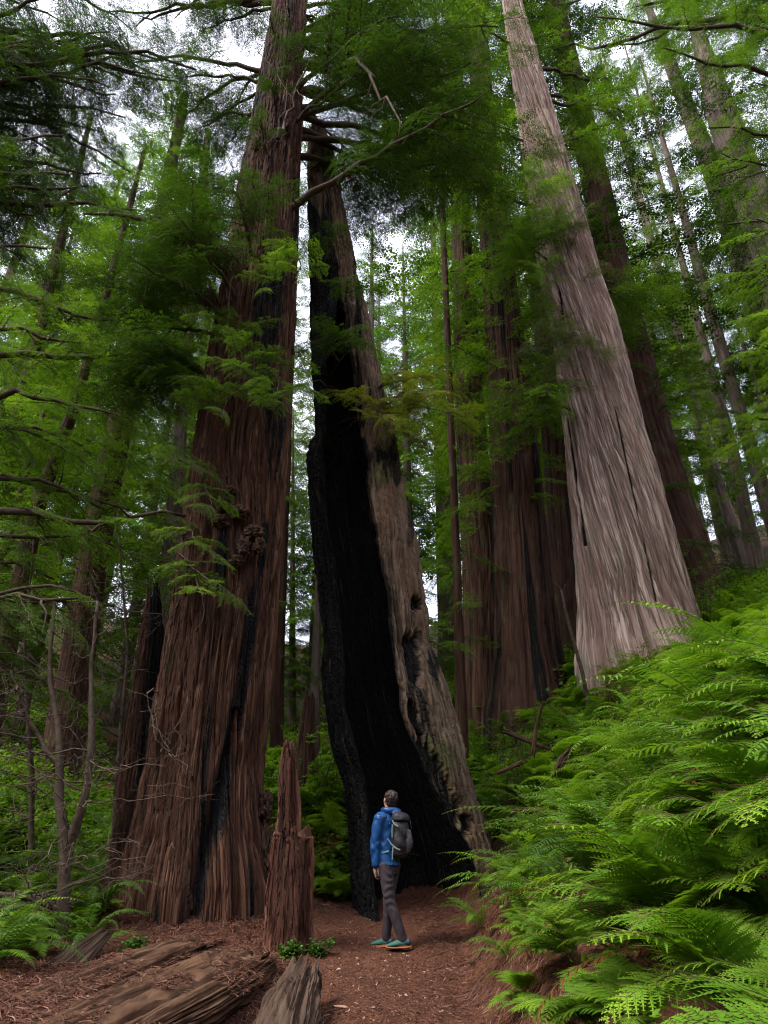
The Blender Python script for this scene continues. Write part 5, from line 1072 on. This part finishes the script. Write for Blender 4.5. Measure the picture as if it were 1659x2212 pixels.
# ---------------------------------------------------------------- the hiker and the backpack
PX0, PY0 = float(P(848, 2062, 9.7)[0]), 9.7
PZ0 = float(ground_z(PX0, PY0))+.016
def loft(sections, k=24, closed=True):
    """sections: (centre, right axis*rx, up axis*ry) ellipses -> verts, faces"""
    th = np.linspace(0, 2*np.pi, k, endpoint=False); V = []
    for c, a, b in sections:
        V.append(np.asarray(c)[None]+np.cos(th)[:, None]*np.asarray(a)[None]+np.sin(th)[:, None]*np.asarray(b)[None])
    V = np.concatenate(V); n = len(sections); f = grid_faces(k, n); V = np.vstack([V, np.asarray(sections[0][0])[None], np.asarray(sections[-1][0])[None]]); i = np.arange(k); m = n*k
    return V, [f, np.stack([(i+1) % k, i, np.full(k, m)], -1), np.stack([(n-1)*k+i, (n-1)*k+(i+1) % k, np.full(k, m+1)], -1)]
class Fuse:
    def __init__(s): s.v = []; s.f = []; s.n = 0
    def add(s, V, F_):
        s.v.append(V); s.f += [f+s.n for f in F_]; s.n += len(V)
    def limb(s, pts, rad, k=20, flat=1.0, m=6):
        """smooth tapered tube through the joints"""
        p = np.array(pts, float); t = np.linspace(0, len(p)-1, (len(p)-1)*m+1); r = np.interp(t, np.arange(len(p)), rad)
        q = np.stack([np.interp(t, np.arange(len(p)), p[:, i]) for i in range(3)], -1)
        for _ in range(3): q[1:-1] = .25*q[:-2]+.5*q[1:-1]+.25*q[2:]; r[1:-1] = .25*r[:-2]+.5*r[1:-1]+.25*r[2:]
        d = nrm(np.gradient(q, axis=0)); u = nrm(np.cross(d, np.array([.05, .1, 1.0]) if abs(d[0, 2]) < .9 else np.array([.6, .8, 0.05]))); v = np.cross(d, u)
        s.add(*loft([(q[0]-d[0]*r[0]*.5, u[0]*r[0]*.6, v[0]*r[0]*.6)]+[(q[i], u[i]*r[i], v[i]*r[i]*flat) for i in range(len(q))]+[(q[-1]+d[-1]*r[-1]*.5, u[-1]*r[-1]*.6, v[-1]*r[-1]*.6)], k))
    def ball(s, c, ax, k=24):
        """ellipsoid; ax = three half axes"""
        ph = np.linspace(.06, np.pi-.06, 16); a = [np.asarray(x, float) for x in ax]
        s.add(*loft([(np.asarray(c)+a[2]*math.cos(p), a[0]*math.sin(p), a[1]*math.sin(p)) for p in ph[::-1]], k))
    def build(s, name, mat, parent, vox=.008, smooth=6, disp=None, off=(0, 0, 0)):
        me = np_mesh(name, np.concatenate(s.v), s.f, []); o = bpy.data.objects.new('tmp', me); COL.objects.link(o)
        m = o.modifiers.new('r', 'REMESH'); m.mode = 'VOXEL'; m.voxel_size = vox; m.use_smooth_shade = True
        m2 = o.modifiers.new('s', 'SMOOTH'); m2.iterations = smooth; m2.factor = .5
        dg = bpy.context.evaluated_depsgraph_get(); me2 = bpy.data.meshes.new_from_object(o.evaluated_get(dg), depsgraph=dg); bpy.data.objects.remove(o)
        n = len(me2.vertices); co = np.zeros(n*3, np.float32); me2.vertices.foreach_get('co', co); co = co.reshape(-1, 3); no = np.zeros(n*3, np.float32); me2.vertex_normals.foreach_get('vector', no); no = no.reshape(-1, 3)
        if disp is not None: co = co+no*disp(co.astype(float))[:, None]
        co = co-np.asarray(off); me2.vertices.foreach_set('co', co.astype(np.float32).ravel()); me2.polygons.foreach_set('use_smooth', np.full(len(me2.polygons), True)); me2.materials.clear(); me2.materials.append(mat); me2.name = name; me2.update()
        return obj(name, me2, parent)
def cloth(name, c1, c2, rough=.7, spec=.3):
    s = NT(name); n = s.noise(s.objc, 9, 4, .6); f = s.noise(s.objc, 260, 2, .5)
    s.principled(s.ramp(n, [(.3, c1), (.7, c2)]), rough, spec, s.bump(f, .15, .002)); return s.m
M_skin = cloth('skin', (.42,.23,.16), (.52,.30,.22), .5, .3); M_jkt = cloth('blue_shell_fabric', (.005,.045,.15), (.007,.065,.21), .42, .4); M_trs = cloth('grey_trouser_fabric', (.034,.026,.031), (.054,.042,.048), .75, .2)
M_hair = simple_mat('brown_hair', (.014,.008,.006), (.050,.028,.022), 60, .5, .4, .8, (1, 1, .25)); M_pack = cloth('dark_pack_fabric', (.013,.012,.014), (.024,.020,.023), .6, .3); M_strap = cloth('pale_strap', (.10,.14,.14), (.15,.19,.185), .7, .2)
M_shoe = cloth('teal_shoe_mesh', (.03,.10,.085), (.055,.15,.12), .7, .2); M_sole = cloth('orange_sole', (.30,.09,.025), (.40,.13,.035), .6, .2); M_shoeD = cloth('navy_heel', (.015,.018,.05), (.03,.035,.08), .6, .2); M_lace = cloth('orange_lace', (.5,.16,.03), (.6,.2,.05), .7, .2)
f2 = np.array([-.80, .60, 0]); l2_ = np.array([-.60, -.80, 0]); upv = np.array([0, 0, 1.])      # facing, left, up
HK = empty('person', (PX0, PY0, PZ0), 'hiker in a blue hooded jacket and grey trousers, hand in pocket, looking up', 'person')
J = dict(pel=np.array([-.045, .0, .93]), ches=np.array([-.055, .015, 1.28]), neck=np.array([-.02, .02, 1.50]))
hipL = J['pel']+l2_*.085; hipR = J['pel']-l2_*.085
kneeL = np.array([-.035, -.085, .515]); ankL = np.array([.125, -.05, .085]); kneeR = np.array([-.045, .04, .50]); ankR = np.array([-.075, .10, .085])
shL = J['ches']+l2_*.175+[0, 0, .15]; shR = J['ches']-l2_*.175+[0, 0, .15]
elL = np.array([-.215, -.125, 1.135]); wrL = np.array([-.205, -.12, .885]); elR = shR+[.02, .05, -.29]; wrR = np.array([.03, .215, .90])
hf = nrm(np.array([-.42, .80, .46])); hr = nrm(np.cross(hf, upv)); hu = np.cross(hr, hf); hc = np.array([-.025, .025, 1.655])
# body: one continuous skinned figure
B = Fuse()
B.limb([J['pel']+[0, 0, -.02], J['pel']+[0, 0, .12], J['ches'], J['ches']+[0, 0, .14], J['neck']], [.105, .105, .115, .10, .05], flat=.85)
for h_, k_, a_, tdir in ((hipL, kneeL, ankL, None), (hipR, kneeR, ankR, None)): B.limb([h_+[0, 0, -.03], (h_+k_)/2, k_, (k_*.6+a_*.4), a_], [.070, .068, .050, .050, .036])
toeL = nrm(np.array([-.97, -.12, 0])); toeR = nrm(np.array([-.93, .25, 0]))
for a_, t_ in ((ankL, toeL), (ankR, toeR)): B.limb([a_-t_*.04+[0, 0, -.04], a_+t_*.07+[0, 0, -.045], a_+t_*.17+[0, 0, -.06]], [.034, .036, .022])
for s_, e_, w_ in ((shL, elL, wrL), (shR, elR, wrR)): B.limb([s_, (s_+e_)/2, e_, (e_+w_)/2, w_], [.055, .046, .038, .036, .026]); B.limb([J['ches']+[0, 0, .17], s_], [.07, .055])
B.limb([J['neck']+[0, 0, -.06], J['neck']+[0, 0, .02], hc-hu*.06], [.062, .056, .058])
B.ball(hc+hu*.015-hf*.01, (hr*.077, hf*.094, hu*.108)); B.ball(hc-hu*.05+hf*.03, (hr*.056, hf*.058, hu*.062))                     # skull, jaw
B.limb([hc+hf*.086+hu*.02, hc+hf*.108-hu*.022], [.009, .014], k=10); B.limb([hc+hf*.082-hu*.052-hr*.02, hc+hf*.088-hu*.052, hc+hf*.082-hu*.052+hr*.02], [.006, .009, .006], k=10)   # nose, mouth
for q in (-1, 1):
    B.ball(hc+hr*q*.078-hu*.005-hf*.008, (hr*.012, hf*.020, hu*.032), 12); B.ball(hc+hf*.078+hr*q*.031+hu*.018, (hr*.013, hf*.010, hu*.010), 12); B.limb([hc+hf*.082+hr*q*.018+hu*.036, hc+hf*.076+hr*q*.045+hu*.034], [.007, .005], k=8)
def hand(w_, dirn, palm_n, side):
    dirn = nrm(dirn); n = nrm(palm_n); sd = np.cross(dirn, n)*side; V0 = w_+dirn*.035
    B.ball(V0+dirn*.012, (sd*.040, n*.015, dirn*.052), 16)
    for i, (o_, ln, r_) in enumerate([(-.030, .068, .0085), (-.010, .078, .009), (.010, .073, .0087), (.029, .056, .0078)]):
        a = V0+dirn*.052+sd*o_; m1 = a+dirn*ln*.45+n*.006; m2 = m1+nrm(dirn+n*.55)*ln*.32; e = m2+nrm(dirn+n*1.0)*ln*.25; B.limb([a-dirn*.02, m1, m2, e], [r_*1.08, r_, r_*.95, r_*.8], k=10, m=3)
    a = V0-sd*.030-dirn*.005; B.limb([a, a+nrm(-sd*.8+dirn*.8+n*.3)*.038, a+nrm(-sd*.5+dirn*1.0+n*.4)*.066], [.012, .010, .008], k=10, m=3)
hand(wrL, [.12, .06, -1], -l2_*-1*-1, 1); hand(wrR, [-.1, .05, -1], l2_, -1)
B.build('body', M_skin, HK, .0065, 3)
# jacket
wr = lambda s1, a1: (lambda p: a1*fbm(p[:, 0]*s1, p[:, 1]*s1, p[:, 2]*s1*1.0, 3, 5))
Jk = Fuse(); pl = J['pel']
tor = [(pl+[0, 0, -.045], .172, .143), (pl+[0, 0, .0], .162, .132), (pl+[0, 0, .10], .158, .125), (pl+[.0, 0, .22], .162, .128), (J['ches']+[0, 0, .02], .178, .135), (J['ches']+[0, 0, .12], .185, .128), (J['ches']+[0, 0, .19], .145, .10), (J['neck']+[0, 0, 0], .085, .08)]
Jk.add(*loft([(c, l2_*a*1.02, f2*b) for c, a, b in tor], 36))
for s_, e_, w_ in ((shL, elL, wrL), (shR, elR, wrR)): Jk.limb([J['ches']+(s_-J['ches'])*.55+[0, 0, .055], s_, (s_+e_)/2, e_, (e_+w_)/2, w_+[0, 0, .0]], [.085, .079, .073, .063, .056, .049])
def jd(p): return .005*fbm(p[:, 0]*14, p[:, 1]*14, p[:, 2]*5, 3, 5)+.004*fbm(p[:, 0]*30+p[:, 2]*18, p[:, 1]*30, p[:, 2]*12, 3, 25)+.009*np.sin((p[:, 2]*34+5*vn(p[:, 0]*9, p[:, 1]*9, p[:, 2]*6, 8)))*sstep(.08, .18, np.hypot(p[:, 0]+.055, p[:, 1]))*vn(p[:, 0]*12, p[:, 1]*12, p[:, 2]*7, 9)
JK = Jk.build('jacket', M_jkt, HK, .007, 5, jd)
Hd = Fuse(); nk = J['neck']+[0, 0, .015]      # hood lying round the neck
ring = [(nk+f2*math.cos(a)*.092+l2_*math.sin(a)*.104+upv*(.010*math.cos(a)+.008)) for a in np.linspace(0, 2*np.pi, 17)]
Hd.limb(ring, [.034 if abs(a-8) > 4 else .046 for a in range(17)], 14, .9, 3); Hd.ball(nk-f2*.105-upv*.03, (l2_*.095, f2*.050, upv*.055)); Hd.ball(nk+l2_*.07-f2*.03-upv*.02, (l2_*.05, f2*.08, upv*.035))
Hd.build('hood', M_jkt, HK, .006, 3, lambda p: .006*fbm(p[:, 0]*22, p[:, 1]*22, p[:, 2]*22, 3, 6))
# trousers
Tr = Fuse(); Tr.add(*loft([(pl+[0, 0, -.14], l2_*.135, f2*.115), (pl+[0, 0, -.05], l2_*.158, f2*.128), (pl+[0, 0, .04], l2_*.154, f2*.124), (pl+[0, 0, .085], l2_*.148, f2*.115)], 32))
for h_, k_, a_ in ((hipL, kneeL, ankL), (hipR, kneeR, ankR)): Tr.limb([h_+[0, 0, -.03], h_*.6+k_*.4, k_, k_*.5+a_*.5, a_*1.0+[0, 0, .005]], [.103, .090, .068, .062, .055])
Tr.limb([wrL+[.02, .01, .0], wrL+[.03, .02, -.12]], [.036, .034])
Tr.build('trousers', M_trs, HK, .007, 5, lambda p: .006*np.sin(p[:, 2]*62+p[:, 0]*30+12*vn(p[:, 0]*6, p[:, 1]*6, p[:, 2]*5, 3))*np.clip(vn(p[:, 0]*5, p[:, 1]*5, p[:, 2]*4, 2)+.3, 0, 1)+.006*fbm(p[:, 0]*14, p[:, 1]*14, p[:, 2]*10, 2, 4))
# hair
Hr = Fuse(); Hr.ball(hc+hu*.032-hf*.022, (hr*.088, hf*.092, hu*.095)); Hr.ball(hc-hf*.062-hu*.015, (hr*.070, hf*.042, hu*.070))
for i in range(60):
    a = lg.uniform(0, 6.28); e = lg.uniform(.1, 1.5); d = hr*math.cos(a)*math.sin(e)+hf*math.sin(a)*math.sin(e)*.8-hf*.1+hu*math.cos(e); p = hc+hu*.03-hf*.02+d*.082; t_ = nrm(np.cross(d, lg.normal(0, 1, 3))); Hr.limb([p, p+d*.012+t_*.02, p+d*.004+t_*.045], [.013, .012, .005], 8, 1, 3)
Hr.build('hair', M_hair, HK, .005, 1, lambda p: .009*fbm(p[:, 0]*45, p[:, 1]*45, p[:, 2]*30, 3, 6))
# shoes
for a_, t_ in ((ankL, toeL), (ankR, toeR)):
    sd = np.cross(upv, t_); g0 = np.array([a_[0], a_[1], 0.])
    S = Fuse(); S.add(*loft([(g0+t_*u+upv*h_, sd*w_, upv*v_) for u, h_, w_, v_ in [(-.085,.055,.020,.022),(-.07,.062,.036,.040),(-.03,.066,.042,.046),(.03,.062,.044,.044),(.09,.052,.050,.034),(.14,.044,.050,.026),(.185,.036,.036,.018),(.205,.032,.012,.008)]], 24)); S.limb([a_+[0, 0, -.02], a_+[0, 0, .02]-t_*.005], [.045, .047])
    so_ = S.build('shoe', M_shoe, HK, .006, 3)
    So = Fuse(); So.add(*loft([(g0+t_*u+upv*h_, sd*w_, upv*.014) for u, h_, w_ in [(-.105,.030,.018),(-.085,.022,.040),(-.02,.016,.044),(.06,.014,.046),(.13,.014,.054),(.18,.017,.042),(.212,.026,.014)]], 24)); So.build('sole', M_sole, so_, .005, 2)
    Hh = Fuse(); Hh.add(*loft([(g0+t_*u+upv*.062, sd*w_, upv*.030) for u, w_ in [(-.093,.012),(-.078,.038),(-.04,.0455),(-.015,.045)]], 20)); Hh.build('heel_panel', M_shoeD, so_, .005, 2)
    La = Fuse()
    for i in range(4): c_ = g0+t_*(.035+.022*i)+upv*(.106-.009*i); La.limb([c_-sd*.026-upv*.012, c_+upv*.004, c_+sd*.026-upv*.012], [.0035]*3, 6)
    La.build('lace', M_lace, so_, .003, 0)
# backpack
bk = -f2; pc = J['ches']+bk*.20+upv*-.035+l2_*.0
BP = empty('backpack', (PX0+pc[0], PY0+pc[1], PZ0+pc[2]-.27), 'dark grey hiking backpack with pale compression straps, worn on the hiker\'s back', 'backpack')
sec = lambda z, w_, d_, o=0.: (pc+upv*z+bk*o, l2_*w_, bk*d_)
bp_off = np.array([pc[0], pc[1], pc[2]-.27])
K = Fuse(); K.add(*loft([sec(-.27,.095,.05,-.03), sec(-.245,.125,.085), sec(-.15,.138,.105,.01), sec(-.02,.138,.105,.012), sec(.08,.128,.098,.005), sec(.13,.115,.085), sec(.145,.09,.06)], 36))
PB = K.build('pack_body', M_pack, BP, .008, 5, lambda p: .010*fbm(p[:, 0]*12, p[:, 1]*12, p[:, 2]*9, 3, 12)+.005*np.sin(p[:, 2]*38+p[:, 0]*25), bp_off)
K = Fuse(); K.add(*loft([sec(.135,.112,.088,.005), sec(.155,.132,.107,.012), sec(.20,.130,.102,.006), sec(.235,.112,.080,-.005), sec(.252,.07,.045,-.01)], 32)); K.build('pack_lid', M_pack, BP, .008, 4, lambda p: .010*fbm(p[:, 0]*14, p[:, 1]*14, p[:, 2]*14, 3, 15), bp_off)
K = Fuse(); K.limb([pc+upv*.02+bk*.115+l2_*.0, pc-upv*.12+bk*.128, pc-upv*.2+bk*.10], [.055, .075, .05], 20, .5); K.build('front_pocket', M_pack, BP, .007, 3, lambda p: .006*fbm(p[:, 0]*20, p[:, 1]*20, p[:, 2]*20, 2, 17), bp_off)
def strap(nm, pts, w_=.010, t_=.0035, m=8):
    p = np.array(pts, float); t = np.linspace(0, len(p)-1, (len(p)-1)*m+1); q = np.stack([np.interp(t, np.arange(len(p)), p[:, i]) for i in range(3)], -1)
    for _ in range(2): q[1:-1] = .25*q[:-2]+.5*q[1:-1]+.25*q[2:]
    d = nrm(np.gradient(q, axis=0)); n_ = nrm(q-(pc+upv*0)-((q-pc)@upv)[:, None]*upv); s_ = np.cross(d, n_)
    V, F_ = loft([(q[i], s_[i]*w_, n_[i]*t_) for i in range(len(q))], 8); return obj(nm, np_mesh(nm, V-bp_off, F_, [M_strap]), BP)
L_ = lambda z, a, d_: pc+upv*z+l2_*a+bk*d_
strap('compression_strap', [L_(.15,.145,-.02), L_(.10,.150,.02), L_(.075,.142,.07)]); strap('compression_strap', [L_(.10,.156,-.01), L_(.02,.158,-.015), L_(-.05,.155,-.015)])
strap('compression_strap', [L_(-.06,.150,-.09), L_(-.13,.156,-.02), L_(-.175,.152,.05), L_(-.19,.13,.09)]); strap('compression_strap', [L_(-.155,.158,0), L_(-.22,.158,-.01), L_(-.30,.155,-.015)])
strap('compression_strap', [L_(.15,-.08,.10), L_(.06,-.10,.105)]); strap('hip_strap', [L_(-.20,.14,-.08), L_(-.22,.165,-.16), L_(-.19,.14,-.24)], .016, .007)
for q in (-1, 1): strap('shoulder_strap', [L_(.10,.09*q,-.10), L_(.20,.10*q,-.13), L_(.225,.105*q,-.20), L_(.17,.11*q,-.29), L_(.02,.12*q,-.345), L_(-.12,.155*q,-.26), L_(-.17,.14*q,-.12)], .024, .008)
strap('haul_loop', [L_(.24,.03,-.05), L_(.28,0,-.06), L_(.24,-.03,-.05)], .006)
K = Fuse(); K.limb([L_(-.02,-.15,.02), L_(-.12,-.152,.02), L_(-.2,-.14,.02)], [.035, .037, .03], 16); K.build('side_bottle', M_pack, BP, .007, 2, None, bp_off)
